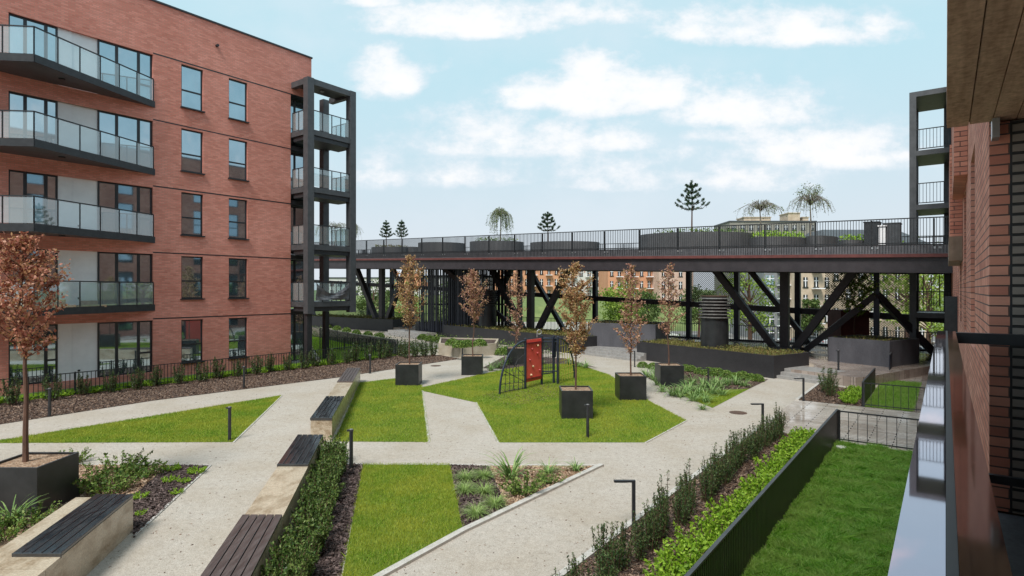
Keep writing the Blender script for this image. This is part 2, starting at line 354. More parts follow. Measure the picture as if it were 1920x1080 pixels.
L_LAWN = leaf_mat('short_lawn_blades', [(.06, .17, .008), (.14, .29, .014), (.27, .40, .03), (.40, .45, .08)], .55, .35, (.75, (.40, .42, .05)))
L_LONG = leaf_mat('long_lawn_blades', [(.06, .20, .014), (.15, .40, .03), (.30, .56, .08), (.48, .68, .2)], .35, .5, (2.2, (.36, .52, .13)))

# ------------------------------------------------------------------ loose geometry generators
def leaves(P, size, k=4, up=0.0, aspect=.6, rng=RNG, flat=None):
    """one small quad leaf at every point of P (n,3)"""
    n = len(P); d = rng.normal(size=(n, 3)); d[:, 2] += up; d /= np.linalg.norm(d, axis=1)[:, None]
    e = np.cross(d, rng.normal(size=(n, 3))); e /= np.linalg.norm(e, axis=1)[:, None]
    s = (size * rng.uniform(.6, 1.35, n))[:, None]; a = d * s * .5; b = e * s * .5 * aspect
    return np.stack([P - a, P + b, P + a, P - b], 1)
def in_poly(x, y, poly):
    ins = np.zeros(len(x), bool); j = len(poly) - 1
    for i in range(len(poly)):
        xi, yi = poly[i][0], poly[i][1]; xj, yj = poly[j][0], poly[j][1]
        if yi != yj:
            c = ((yi > y) != (yj > y)) & (x < (xj - xi) * (y - yi) / (yj - yi) + xi); ins ^= c
        j = i
    return ins
def scatter(poly, dens, rng=RNG, near=None):
    xs = [p[0] for p in poly]; ys = [p[1] for p in poly]; A = (max(xs) - min(xs)) * (max(ys) - min(ys)); n = int(A * dens)
    x = rng.uniform(min(xs), max(xs), n); y = rng.uniform(min(ys), max(ys), n); m = in_poly(x, y, poly); return x[m], y[m]
def blades(x, y, z, hgt, wid, lean=.35, rng=RNG, bend=False):
    n = len(x); a = rng.uniform(0, 2 * math.pi, n); h = hgt * rng.uniform(.5, 1.3, n); w = wid * rng.uniform(.7, 1.3, n)
    la = rng.uniform(0, 2 * math.pi, n); ll = h * np.abs(rng.normal(0, lean, n)); b = np.stack([x, y, np.full(n, z)], 1)
    s = np.stack([np.cos(a) * w / 2, np.sin(a) * w / 2, np.zeros(n)], 1); t = b + np.stack([np.cos(la) * ll, np.sin(la) * ll, h], 1)
    if not bend: return np.stack([b - s, b + s, t], 1)
    m = b + np.stack([np.cos(la) * ll * .3, np.sin(la) * ll * .3, h * .65], 1)
    return np.stack([b - s, b + s, m + s * .7, t, m - s * .7], 1)

# ------------------------------------------------------------------ SETTING: ground and paths
u2 = lambda *p: [(q[0], q[1]) for q in p]
A0 = Vector((-14.6, 55.0, 0)); B0 = Vector((18.84, 28.0, 0)); DB = (B0 - A0).normalized(); NB = Vector((-DB.y, DB.x, 0))
def BP(s, w, h=0.0): 
    p = A0 + DB * s + NB * w; return Vector((p.x, p.y, 7.70 - .027 * s + h))
def spx(px, w):
    p = A0 + NB * w; k = (px - 960) / F; return (k * p.y - p.x) / (DB.x - k * DB.y)

podium = u2(Vector((-75, -20)), Vector((45, -20)), L(60, 25), L(60, 8), BP(52, 13), BP(-60, 13), Vector((-75, 60)))
mb = MB().prism(podium, -3.6, -0.006); struct('podium', mb, CONC_D)
mb = MB().quad((-2500, -300, -3.5), (2500, -300, -3.5), (2500, 4500, -3.5), (-2500, 4500, -3.5)); struct('ground', mb, FARGRASS)
gp = [(p[0] , p[1], 0.0) for p in podium]
struct('gravel_path', MB().quad(*[(p[0], p[1], 0.0) for p in podium]), GRAVEL)
def sheet(poly, z): return MB().quad(*[(p[0], p[1], z) for p in poly])
def fix(poly):
    poly = [(p[0], p[1]) for p in poly]
    ar = sum(poly[i][0] * poly[(i + 1) % len(poly)][1] - poly[(i + 1) % len(poly)][0] * poly[i][1] for i in range(len(poly)))
    return poly if ar > 0 else poly[::-1]
pg = lambda *pts: fix([G(*p) for p in pts])
LAWNS = {
 'long triangular lawn between the two gravel paths on the left': pg((-30, 831), (528, 742), (437, 829)),
 'small square lawn beside the far concrete bench': pg((627, 828), (675, 718), (740, 710), (790, 723), (804, 829)),
 'large angular lawn round the climbing frame': pg((790, 727), (873, 709), (946, 693), (1010, 683), (1080, 683), (1142, 703), (1216, 752), (1287, 789), (1209, 830), (935, 830), (893, 755), (792, 733)),
 'narrow striped lawn in the foreground between two mulch beds': pg((681, 871), (843, 871), (868, 995), (720, 1080), (633, 1130)),
}
for lab, poly in LAWNS.items():
    struct('lawn_base', sheet(poly, .006), SOIL)
    c = np.mean(np.array(poly), 0); Y = c[1]; dens = 3600 if Y < 14 else 2300 if Y < 22 else 1500
    x, y = scatter(poly, dens)
    mbg = MB().tris(blades(x, y, .005, .052 if Y < 14 else .05, .009 if Y < 14 else .013, .7)); o = mbg.build('grass', L_LAWN); tag(o, 'short yellow-green grass of the ' + lab[:], 'grass', None, 'stuff')
# narrow concrete edgings along lawns
def kerb(pts, w=.06, h=.02, name='path_edging', mat_=None):
    mb = MB()
    for p, q in zip(pts[:-1], pts[1:]): mb.beam(Vector((p[0], p[1], h / 2)), Vector((q[0], q[1], h / 2)), w, h)
    struct(name, mb, mat_ or KERB)
kerb([G(792, 733), G(804, 830)]); kerb([G(893, 755), G(935, 831)]); kerb([G(600, 870.5), G(1125, 873)], .07)
kerb([G(1128, 873), G(868, 997), G(716, 1081), G(628, 1132)], .13, .05); kerb([G(1210, 831), G(1288, 789)], .05); kerb([G(935, 831), G(1209, 831)], .04, .012)
kerb([G(438, 830), G(529, 742)], .05); kerb([G(-60, 870), G(395, 873), G(252, 1006)], .05, .02)
kerb([L(3, -4.72), L(19.35, -4.72), ], .12, .06); kerb([L(25.35, -4.72), L(30.2, -4.72)], .12, .06)

BEDS = []
def bed(poly, m, z=.008, chips=0, cm=None, lab=None, name='planting_bed'):
    struct(name, sheet(poly, z), m)
    if chips:
        x, y = scatter(poly, chips); P = np.stack([x, y, np.full(len(x), z + .012)], 1) + RNG.normal(0, .006, (len(x), 3)) * [0, 0, 1]
        n = len(x); a = RNG.uniform(0, 6.28, n); l = RNG.uniform(.012, .035, n); d = np.stack([np.cos(a) * l, np.sin(a) * l, RNG.normal(0, .35, n) * l], 1)
        e = np.stack([-np.sin(a) * l * .4, np.cos(a) * l * .4, RNG.normal(0, .2, n) * l], 1)
        o = MB().tris(np.stack([P - d - e, P + d - e, P + d + e, P - d + e], 1)).build('bark_chips', cm); tag(o, lab, 'mulch', None, 'stuff')
CH_D = leaf_mat('mulch_chips', [(.02, .013, .012), (.055, .036, .032), (.10, .07, .065), (.20, .15, .14)], .8, 0)
CH_P = leaf_mat('bark_pieces', [(.16, .09, .055), (.30, .19, .12), (.42, .29, .20), (.55, .42, .31)], .8, 0)
CH_B = leaf_mat('brown_bark_pieces', [(.05, .028, .018), (.11, .065, .045), (.18, .12, .085), (.30, .22, .17)], .8, 0)
bed(pg((590, 871), (681, 871), (620, 1172), (430, 1172)), MULCH, chips=1500, cm=CH_D, lab='dark purple-brown mulch between the near hedge and the striped lawn')
bed(pg((844, 872), (917, 875), (951, 957), (869, 997)), MULCH, chips=1300, cm=CH_D, lab='dark mulch under the six pale grass tufts')
bed(pg((918, 875), (1120, 875), (952, 956)), CHIPS, chips=1300, cm=CH_P, lab='pale bark chips in the pointed bed beside the diagonal kerb')
bed(pg((130, 873), (316, 873), (244, 935), (120, 1000), (60, 1000)), CHIPS, chips=1100, cm=CH_P, lab='pale bark chips beside the big square planter')
bed(pg((317, 873), (394, 873), (250, 1010), (246, 932)), MULCH, chips=1300, cm=CH_D, lab='dark mulch strip ending in a point beside the gravel path')
bed(fix([G(-120, 872), G(130, 872), G(130, 990), G(10, 1075), G(-300, 1075)]), CHIPS, z=.006)
bed(fix([L(3, -4.66), L(19.3, -4.66), L(19.3, -2.5), L(3, -2.5)]), MULCH, chips=900, cm=CH_B, lab='brown bark mulch under the yew hedge along the black fence')
bed(fix([L(25.4, -4.66), L(30.2, -4.66), L(29.5, -2.9), L(30.6, -2.5), L(25.4, -2.5)]), MULCH, chips=700, cm=CH_B, lab='brown bark mulch in the bed beyond the paved walkway')
FENCE_L = [L(4.0, -29.25), L(6.4, -29.2), L(21, -28.8), L(26.7, -29.2)]
bed(fix([G(-150, 833), G(0, 796), G(290, 751), G(634, 708), G(862, 673), G(824, 666), G(745, 667)] + [FENCE_L[2], FENCE_L[1], L(3, -29.2)]), MULCH, chips=450, cm=CH_B, lab='brown bark mulch along the fence of the left building')
bed(pg((1262, 735), (1405, 729), (1336, 765)), SOIL, z=.006); bed(pg((1208, 705), (1290, 695), (1440, 712), (1405, 729), (1262, 735)), MULCH, z=.01, chips=250, cm=CH_B, lab='brown mulch in front of the long black planter wall')
bed(pg((905, 690), (946, 668), (1060, 672), (1120, 690), (1080, 683), (1010, 683), (946, 693)), MULCH, z=.01)
x, y = scatter(pg((1330, 745), (1405, 729), (1336, 765), (1290, 748)), 1300); tag(MB().tris(blades(x, y, .006, .05, .015, .5)).build('grass', L_LAWN), 'small triangle of grass beyond the large angular lawn', 'grass', None, 'stuff')

# dry leaf litter and grit on the gravel
lit = fix([G(100, 1078), G(0, 850), G(0, 800), G(640, 715), G(1080, 690), G(1290, 745), G(1480, 760), G(1060, 1075)])
x, y = scatter(lit, 11); P = np.stack([x, y, np.full(len(x), .006)], 1); cl = RNG.normal(0, 1, (60, 2)); n = len(x); a = RNG.uniform(0, 6.28, n); l = RNG.uniform(.008, .028, n)
d = np.stack([np.cos(a) * l, np.sin(a) * l, RNG.uniform(0, .2, n) * l], 1); e = np.stack([-np.sin(a) * l * .45, np.cos(a) * l * .45, RNG.uniform(0, .3, n) * l], 1)
tag(MB().tris(np.stack([P - d, P - e, P + d, P + e], 1)).build('leaf_litter', CH_B), 'scattered brown leaf litter and bark crumbs on the gravel paths and lawns', 'leaf litter', None, 'stuff')
# ragged grass growing over the lawn edges
for poly in LAWNS.values():
    X_ = []; Y_ = []
    for p, q in zip(poly, poly[1:] + poly[:1]):
        n = int(math.hypot(q[0] - p[0], q[1] - p[1]) * 70); t = RNG.uniform(0, 1, n); X_.append(p[0] + (q[0] - p[0]) * t + RNG.normal(0, .025, n)); Y_.append(p[1] + (q[1] - p[1]) * t + RNG.normal(0, .025, n))
    x, y = np.concatenate(X_), np.concatenate(Y_); tag(MB().tris(blades(x, y, .004, .055, .011, .9)).build('grass', L_LAWN), 'ragged grass blades spilling over the edge of a lawn', 'grass', None, 'stuff')
# private lawn on the right
pl = fix([L(1.5, -2.46), L(18.9, -2.46), L(18.9, .25), L(1.5, .25)])
struct('lawn_base', sheet(pl, .006), surf('deep_lawn_soil', (.02, .05, .008), (.035, .08, .012), 3, .95))
x, y = scatter(pl, 6500); vis = y > 6.3; x = x[vis]; y = y[vis]
cl = np.sin(x * 5.1 + np.sin(y * 3.3) * 2) * np.sin(y * 4.2 + x); lean = blades(x, y, .005, .115 * (1 + .5 * cl), .009, 1.0, bend=True)
tag(MB().tris(lean).build('grass', L_LONG), 'long wet deep-green grass of the private garden behind the black fence', 'grass', None, 'stuff')
pl2 = fix([L(25.45, -2.46), L(33.5, -2.46), L(33.5, -.9), L(25.45, -.9)])
struct('lawn_base', sheet(pl2, .006), SOIL); x, y = scatter(pl2, 1500); tag(MB().tris(blades(x, y, .005, .07, .013, .5)).build('grass', L_LONG), 'narrow green lawn behind the second wire fence', 'grass', None, 'stuff')

# paved walkway in the buildings' grid
def gridsheet(name, t0, t1, a0, a1, z, m):
    e = bpy.data.objects.new(name, None); mbx = MB().lbox(t0, t1, a0, a1, z - .05, z)
    o = mbx.build(name, m); co = np.empty(len(o.data.vertices) * 3, dtype=np.float32); o.data.vertices.foreach_get('co', co)
    M = np.array(Matrix.Rotation(-TH, 3, 'Z'), dtype=np.float32); co = co.reshape(-1, 3) @ M.T; o.data.vertices.foreach_set('co', co.ravel().astype(np.float32)); o.rotation_euler = (0, 0, TH)
    bpy.data.objects.remove(e); return tag(o, None, None, None, 'structure')
gridsheet('paved_walkway', 19.3, 25.35, -4.78, .25, .012, PAVE)
gridsheet('paved_walkway', 33.5, 48, -2.3, .25, .012, PAVE)
gridsheet('paved_terrace', 25.45, 40, -.95, .25, .02, PAVE_D)
gridsheet('paved_terrace', 3, 9.5, -30.6, -29.6, .03, STEP)
struct('lawn_base', sheet(fix([L(3, -30.6), L(34, -30.6), L(27, -29.2), L(21, -28.85), L(3, -29.25)]), .006), SOIL)
x, y = scatter(fix([L(3, -30.5), L(19.5, -30.5), L(27, -29.2), L(21, -28.85), L(3, -29.25)]), 1300); tag(MB().tris(blades(x, y, .006, .12, .018, .6)).build('grass', L_BOX), 'bright grass strip between the fence and the left building', 'grass', None, 'stuff')
gl = fix([L(21.5, -30.0), L(26.5, -29.4), G(735, 640), G(560, 612)]); struct('lawn_base', sheet(gl, .012), SOIL)
x, y = scatter(gl, 260); tag(MB().tris(blades(x, y, .012, .07, .03, .5)).build('grass', L_BOX), 'bright lawn behind the corner of the left fences', 'grass', None, 'stuff')

# raised terrace under the footbridge, with three flights of steps
TW = Vector((.53, -.85, 0)).normalized(); TN = Vector((-TW.y, TW.x, 0))
terr = fix([Vector((-24, 70.5)), Vector((-13.2, 61.2)), Vector((-9.3, 58.6)), Vector((5.0, 40.2)), Vector((8.6, 37.2)), Vector((13.6, 29.3)), Vector((15.35, 26.2)), L(31, -2.75), BP(46.5, 12.6), BP(-60, 12.6), Vector((-60, 72))])
mbt = MB().prism(terr, -.01, .45); struct('paved_terrace', mbt, PAVE_D)
def steps(p, q, n=3, rise=.15, tread=.32, lab=''):
    p, q = Vector((p[0], p[1], 0)), Vector((q[0], q[1], 0)); d = (q - p).normalized(); nn_ = Vector((-d.y, d.x, 0))
    if nn_.y < 0: nn_ = -nn_
    root = thing('steps', lab, 'steps', (p + q) / 2)
    for i in range(n):
        a, b = p + nn_ * tread * i, q + nn_ * tread * i
        a2, b2 = a + nn_ * 1.6, b + nn_ * 1.6
        MB().prism([a, b, b2, a2], rise * i + (.004 if i else -.01), rise * (i + 1) + (.004 if i == n - 1 else 0)).build('step', STEP, root)
steps(G(1454, 709), G(1541, 721), lab='flight of granite steps between the right planter wall and the yew bush')
steps(G(1081, 663.5), G(1194, 678), lab='flight of granite steps up to the terrace between the two long black planter walls')
steps(G(716, 628), G(778, 636), lab='farthest flight of granite steps left of the middle planter wall')

# street level beyond
def st(poly, z, m, name): struct(name, sheet(fix(poly), z), m)
st([(-200, 96), (200, 96), (200, 110), (-200, 110)], -3.488, STREET, 'street')
st([(20, 60), (60, 60), (75, 96), (40, 96)], -3.480, STREET, 'street')
st([(-200, 92), (200, 92), (200, 95.6), (-200, 95.6)], -3.484, STEP, 'pavement')
mb = MB()
for i in range(-30, 30): mb.box(i * 6.0, i * 6.0 + 3, 102.9, 103.1, -3.49, -3.476)
struct('road_marking', mb, WHITE)

# ------------------------------------------------------------------ BUILDINGS
def facade(mb, t0, t1, z0, z1, ops, a, dep, sgn):
    """wall front at a with reveals dep deep; sgn = +1 when the wall looks towards +v"""
    ts = sorted({t0, t1, *[o[0] for o in ops], *[o[1] for o in ops]}); zs = sorted({z0, z1, *[o[2] for o in ops], *[o[3] for o in ops]})
    ts = [t for t in ts if t0 <= t <= t1]; zs = [z for z in zs if z0 <= z <= z1]
    for i in range(len(ts) - 1):
        for j in range(len(zs) - 1):
            tm, zm = (ts[i] + ts[i + 1]) / 2, (zs[j] + zs[j + 1]) / 2
            if any(o[0] < tm < o[1] and o[2] < zm < o[3] for o in ops): continue
            q = [L(ts[i], a, zs[j]), L(ts[i + 1], a, zs[j]), L(ts[i + 1], a, zs[j + 1]), L(ts[i], a, zs[j + 1])]
            mb.quad(*(q if sgn > 0 else q[::-1]))
    b = a - sgn * dep
    for (x0, x1, y0, y1) in ops:
        mb.quad(L(x0, a, y0), L(x0, a, y1), L(x0, b, y1), L(x0, b, y0)); mb.quad(L(x1, a, y0), L(x1, b, y0), L(x1, b, y1), L(x1, a, y1))
        mb.quad(L(x0, a, y0), L(x0, b, y0), L(x1, b, y0), L(x1, a, y0)); mb.quad(L(x0, a, y1), L(x1, a, y1), L(x1, b, y1), L(x0, b, y1))
def window(root, t0, t1, z0, z1, a, sgn, mull=(), trans=(), glass=None, fw=.055, sill=False, name='window'):
    """frame and pane standing at plane a (pane), frame slightly proud"""
    o = .05 * sgn; f = MB(); A, B = sorted((a, a + o))
    f.lbox(t0, t0 + fw, A, B, z0, z1); f.lbox(t1 - fw, t1, A, B, z0, z1); f.lbox(t0 + fw, t1 - fw, A, B, z0, z0 + fw); f.lbox(t0 + fw, t1 - fw, A, B, z1 - fw, z1)
    for m_ in mull: f.lbox(m_ - fw * .8, m_ + fw * .8, A, B, z0 + fw, z1 - fw)
    for (x0, x1, z) in trans: f.lbox(x0 + fw * .9, x1 - fw * .9, A, B - .003, z - fw * .6, z + fw * .6)
    w = f.build(name, METAL, root)
    p = MB(); q = [L(t0 + .01, a + .012 * sgn, z0 + .01), L(t1 - .01, a + .012 * sgn, z0 + .01), L(t1 - .01, a + .012 * sgn, z1 - .01), L(t0 + .01, a + .012 * sgn, z1 - .01)]
    p.quad(*(q if sgn > 0 else q[::-1])); po = p.build('pane', glass or GLASS_W, root); po.parent = w
    if sill:
        s_ = MB(); a0, a1 = sorted((a + .02 * sgn, a + .26 * sgn)); s_.lbox(t0 - .05, t1 + .05, a0, a1, z0 - .06, z0); so = s_.build('sill', METAL, root); so.parent = w
    return w
FH = 3.185
# ---- left building
AL = -30.56; TL1 = tpx(584, AL); TC = tpx(545, AL); ZR = 18.2
LB = thing('apartment_building', 'red brick apartment block with five rows of balconies filling the left of the view', 'building', L(12, AL, 0), TH)
t_ = lambda px: tpx(px, AL)
wins = [(t_(340), t_(381)), (t_(429), t_(464))]; d1 = (t_(16), t_(110)); wp = (t_(112), t_(185)); d2 = (t_(185), t_(287))
ops = []
for k in range(5):
    for w_ in wins: ops.append((w_[0], w_[1], .74 + FH * k, 2.86 + FH * k))
    ops.append((d1[0], d2[1], (.42 if k == 0 else .40) + FH * k, 2.90 + FH * k))
mbw = MB(); facade(mbw, -8, TC, 0, 15.75, ops, AL, .22, 1)
ops_far = []
mbw.quad(L(-8, AL, 15.75), L(TL1, AL, 15.75), L(TL1, AL, ZR), L(-8, AL, ZR))
mbw.quad(L(TL1, AL, 15.75), L(TL1, AL - 14, 15.75), L(TL1, AL - 14, ZR), L(TL1, AL, ZR))
mbw.quad(L(TC, AL, 0), L(TC, AL - .7, 0), L(TC, AL - .7, 15.75), L(TC, AL, 15.75))
mbw.quad(L(TL1 - .02, AL - 2.6, 0), L(TL1 - .02, AL - 14, 0), L(TL1 - .02, AL - 14, 15.75), L(TL1 - .02, AL - 2.6, 15.75))
mbw.quad(L(-8, AL - 14, 0), L(-8, AL, 0), L(-8, AL, ZR), L(-8, AL - 14, ZR)); mbw.quad(L(-8, AL - 14, ZR), L(-8, AL, ZR), L(TL1, AL, ZR), L(TL1, AL - 14, ZR))
mbw.quad(L(TC, AL, 15.75), L(TC, AL - 2.6, 15.75), L(TL1, AL - 2.6, 15.75), L(TL1, AL, 15.75))
mbw.quad(L(-8, AL - 14, 0), L(-8, AL - 14, ZR), L(TL1, AL - 14, ZR), L(TL1, AL - 14, 0))
mbw.build('wall', BRICK, LB)
c = MB().lbox(-8, TL1 + .05, AL - .3, AL + .05, ZR, ZR + .09); c.lbox(TL1 - .3, TL1 + .05, AL - 14, AL - .3, ZR, ZR + .088); c.build('roof_coping', METAL, LB)
for k in range(5):
    z0 = 2.95 + FH * k
    MB().lbox(d2[1] + .0, TC + .004, AL - .05, AL + .006, z0, z0 + .055).build('joint_strip', METAL, LB)
    for i, w_ in enumerate(wins):
        gl_ = GLASS_W if (k >= 4 or (k == 3 and i == 1)) else GLASS_D
        window(LB, w_[0], w_[1], .74 + FH * k, 2.86 + FH * k, AL - .14, 1, (), ((w_[0], w_[1], 1.62 + FH * k),), GLASS_W, .06, True)
    zb = .42 + FH * k; zt = 2.90 + FH * k
    window(LB, d1[0], d1[1], zb, zt, AL - .16, 1, (t_(49), t_(88)), ((t_(88), d1[1] , zb + .95),), GLASS_W, .07, False, 'glazed_door')
    window(LB, d2[0], d2[1], zb, zt, AL - .16, 1, (t_(221), t_(262)), ((t_(262), d2[1], zb + .95),), GLASS_W, .07, False, 'glazed_door')
    MB().lbox(d1[1], t_(137), AL - .28, AL - .13, zb, zt).lbox(t_(137) + .01, d2[0], AL - .28, AL - .155, zb, zt).build('white_wall_panel', WHITE, LB)
    MB().lbox(t_(148), t_(148) + .09, AL - .155, AL - .13, zb + .35, zb + .43).build('wall_socket', METAL, LB)
    # glazed corner behind the steel balcony tower
    zc0 = .12 + FH * k; 
    window(LB, TC + .01, TL1 - .02, zc0, 2.95 + FH * k, AL - .7, 1, ((TC + TL1) / 2,), (), GLASS_W, .07, False, 'corner_window')
    MB().lbox(TC + .0, TL1, AL - 2.6, AL - .05, 2.96 + FH * k, 3.2 + FH * k).build('floor_slab', METAL, LB)
MB().tube(L(t_(406), AL, zat(86, L(t_(406), AL).y)), L(t_(406), AL + .16, zat(86, L(t_(406), AL).y)), .07, n=12).build('wall_vent', METAL, LB)
MB().lbox(-8, TC, AL - .02, AL + .012, -.05, .10).build('plinth', STEP, LB)

def balcony(k):
    zb = 3.40 + 3.25 * k; z1 = zb + .22; P = [L(t_(290) , AL), L(7.2, -28.1), L(4.9, AL)]
    lab = ['second-lowest', 'second', 'third', 'top'][k]
    # slab
    MB().prism(P, zb, z1).build('balcony_slab', METAL_L, LB)
    fr = MB().beam(P[0] + Vector((0, 0, zb + .11)), P[1] + Vector((0, 0, zb + .11)), .05, .30).beam(P[1] + Vector((0, 0, zb + .11)), P[2] + Vector((0, 0, zb + .11)), .05, .298)
    fr.build('balcony_edge', METAL, LB)
    rail = MB(); glz = MB(); Q = [p + (L(7.2, AL + .6) - p) * .012 for p in P]
    for a, b, n in ((Q[0], Q[1], 6), (Q[1], Q[2], 3)):
        rail.beam(a + Vector((0, 0, z1 + 1.10)), b + Vector((0, 0, z1 + 1.10)), .045, .045)
        for i in range(n + 1):
            p = a.lerp(b, i / n); rail.beam(p + Vector((0, 0, z1)), p + Vector((0, 0, z1 + 1.09)), .045, .03)
        for i in range(n):
            p, q = a.lerp(b, (i + .03) / n), a.lerp(b, (i + .97) / n)
            glz.quad(p + Vector((0, 0, z1 + .06)), q + Vector((0, 0, z1 + .06)), q + Vector((0, 0, z1 + 1.06)), p + Vector((0, 0, z1 + 1.06)))
    ro = rail.build('balcony_railing', METAL, LB)
    go = glz.build('glass_panel', GLASS_B, LB); go.parent = ro
    MB().tube(L(8.5, AL + 1.0, zb - .05), L(8.5, AL + 1.0, zb + .001), .12, n=14).build('ceiling_lamp', METAL, LB)
for k in range(4): balcony(k)
# building materials left lying on the lowest balcony
zb = 3.62
for i, (tt, aa, sx, sy, hh) in enumerate([(8.2, AL + 1.4, .7, .35, .35), (9.6, AL + .8, .55, .4, .28), (7.2, AL + 1.7, .5, .5, .4)]):
    single('cardboard_pile', MB().prism([L(tt - sx, aa - sy), L(tt + sx, aa - sy * .7), L(tt + sx * .8, aa + sy), L(tt - sx * .9, aa + sy * .8)], zb, zb + hh * .35).prism([L(tt - sx * .6, aa - sy * .6), L(tt + sx * .3, aa - sy * .5), L(tt + sx * .4, aa + sy * .3), L(tt - sx * .5, aa + sy * .6)], zb + hh * .35 + .002, zb + hh),
           surf('cardboard', (.36, .24, .14), (.50, .36, .24), 5, .8), 'low pile of tan cardboard on the lowest balcony, ' + ['the middle one of three', 'the one nearest the narrow windows', 'the one nearest the picture edge'][i], 'cardboard', L(tt, aa, zb), 'cardboard piles on the lowest balcony')

# ---- left steel balcony tower
AT = -28.9; T0 = TC; T1 = TC + 3.37
TWR = thing('balcony_tower', 'dark steel balcony tower at the corner of the left red brick block', 'balcony tower', L(T0, AT, 0), TH)
for (tt, aa) in ((T0, AT), (T1 - .42, AT), (T1 - .42, AL - 1.0)):
    MB().lbox(tt, tt + .42, aa - .42, aa, 3.0, 16.4).build('post', METAL_L, TWR)
MB().lbox(T0 + .1, T0 + .42, AT - .5, AT - .2, 0, 3.0).build('column', METAL, TWR); MB().lbox(T1 - .5, T1 - .2, AL - 1.0, AL - .7, 0, 3.0).build('column', METAL, TWR)
rf = MB().lbox(T0 + .42, T1 - .42, AT - .32, AT - .02, 16.05, 16.38); rf.lbox(T0 + .02, T0 + .32, AL + .02, AT - .42, 16.05, 16.38); rf.lbox(T1 - .32, T1 - .02, AL - .58, AT - .42, 16.05, 16.38)
rf.build('roof_beam', METAL_L, TWR); MB().lbox(T0 + .33, T1 - .33, AL + .02, AT - .33, 16.2, 16.32).build('roof', METAL, TWR)
MB().tube(L(T0 + 1.6, AT - .9, 16.12), L(T0 + 1.6, AT - .9, 16.2), .12, n=14).build('ceiling_lamp', GALV, TWR)
for k in range(4):
    zt = 3.68 + 3.27 * k
    MB().lbox(T0 + .03, T1 - .03, AL - 1.3 , AT - .03, zt - .30, zt).build('floor_slab', METAL_L, TWR)
    MB().lbox(T0 + .12, T1 - .12, AL + .1, AT - .12, zt - .56, zt - .302).build('floor_beam', METAL, TWR)
    rl = MB(); gz_ = MB()
    segs = [(L(T0 + .1, AL + .05), L(T0 + .1, AT - .42), 2), (L(T0 + .42, AT - .1), L(T1 - .42, AT - .1), 4), (L(T1 - .1, AT - .42), L(T1 - .1, AL - .6), 4)]
    for a, b, n in segs:
        rl.beam(a + Vector((0, 0, zt + 1.12)), b + Vector((0, 0, zt + 1.12)), .045, .045)
        for i in range(n + 1):
            p = a.lerp(b, i / n); rl.beam(p + Vector((0, 0, zt)), p + Vector((0, 0, zt + 1.11)), .05, .03)
        gz_.quad(a + Vector((0, 0, zt + .06)), b + Vector((0, 0, zt + .06)), b + Vector((0, 0, zt + 1.08)), a + Vector((0, 0, zt + 1.08)))
    ro = rl.build('balcony_railing', METAL, TWR); g_ = gz_.build('glass_panel', GLASS_B, TWR); g_.parent = ro
# dark tarpaulin hanging on the lowest tower balcony
tp = MB(); n = 10
pa = L(T0 + .55, AT - .04); pb = L(T1 - .55, AT - .04); zt = 3.68
for i in range(n):
    for j in range(4):
        def pt(i, j):
            s_ = i / n; p = pa.lerp(pb, s_); sag = 1.0 - .75 * (1 - (2 * s_ - 1) ** 2); top = zt + .25 + .85 * sag; z = top + (zt + .08 - top) * j / 4
            return p + V * (.04 + .05 * math.sin(7 * s_ + j * 1.3)) + Vector((0, 0, z))
        tp.quad(pt(i, j), pt(i + 1, j), pt(i + 1, j + 1), pt(i, j + 1))
to = single('tarpaulin', tp, surf('dark_tarpaulin', (.05, .05, .06), (.13, .13, .14), 4, .3, 0, .4, .02), 'dark crumpled tarpaulin hung on the lowest balcony of the left tower', 'tarpaulin', L(T0 + 1.6, AT, 3.7))
to.modifiers.new('thickness', 'SOLIDIFY').thickness = .01

# ---- right building, the camera looks along its wall
AR = .264; TP = 5.67
RB = thing('apartment_building', 'red brick apartment block seen edge-on along the right of the picture', 'building', L(20, AR, 0), TH)
ops = []
for k in range(5):
    for i in range(12): ops.append((8.4 + 3.4 * i, 9.7 + 3.4 * i, .5 + FH * k + .0, 2.86 + FH * k))
    for i in range(8): ops.append((-3.2 - 3.4 * i - 1.3, -3.2 - 3.4 * i, .5 + FH * k, 2.86 + FH * k))
mr_ = MB(); opsR = [o for o in ops if o[0] > TP]; facade(mr_, TP, 52, 0, 17.6, opsR, AR, .2, -1)
opsN = [o for o in ops if o[0] < TP]; facade(mr_, -34, -1.6, 0, 17.6, opsN, AR, .2, -1)
facade(mr_, -1.6, TP, 0, 2.75, [], AR, .2, -1); facade(mr_, -1.6, TP, 5.95, 17.6, [], AR, .2, -1)
mr_.quad(L(52, AR, 0), L(52, AR + 14, 0), L(52, AR + 14, 17.6), L(52, AR, 17.6)); mr_.quad(L(-34, AR, 17.6), L(52, AR, 17.6), L(52, AR + 14, 17.6), L(-34, AR + 14, 17.6))
mr_.quad(L(-34, AR + 14, 0), L(-34, AR, 0), L(-34, AR, 17.6), L(-34, AR + 14, 17.6)); mr_.quad(L(52, AR + 14, 0), L(-34, AR + 14, 0), L(-34, AR + 14, 17.6), L(52, AR + 14, 17.6))
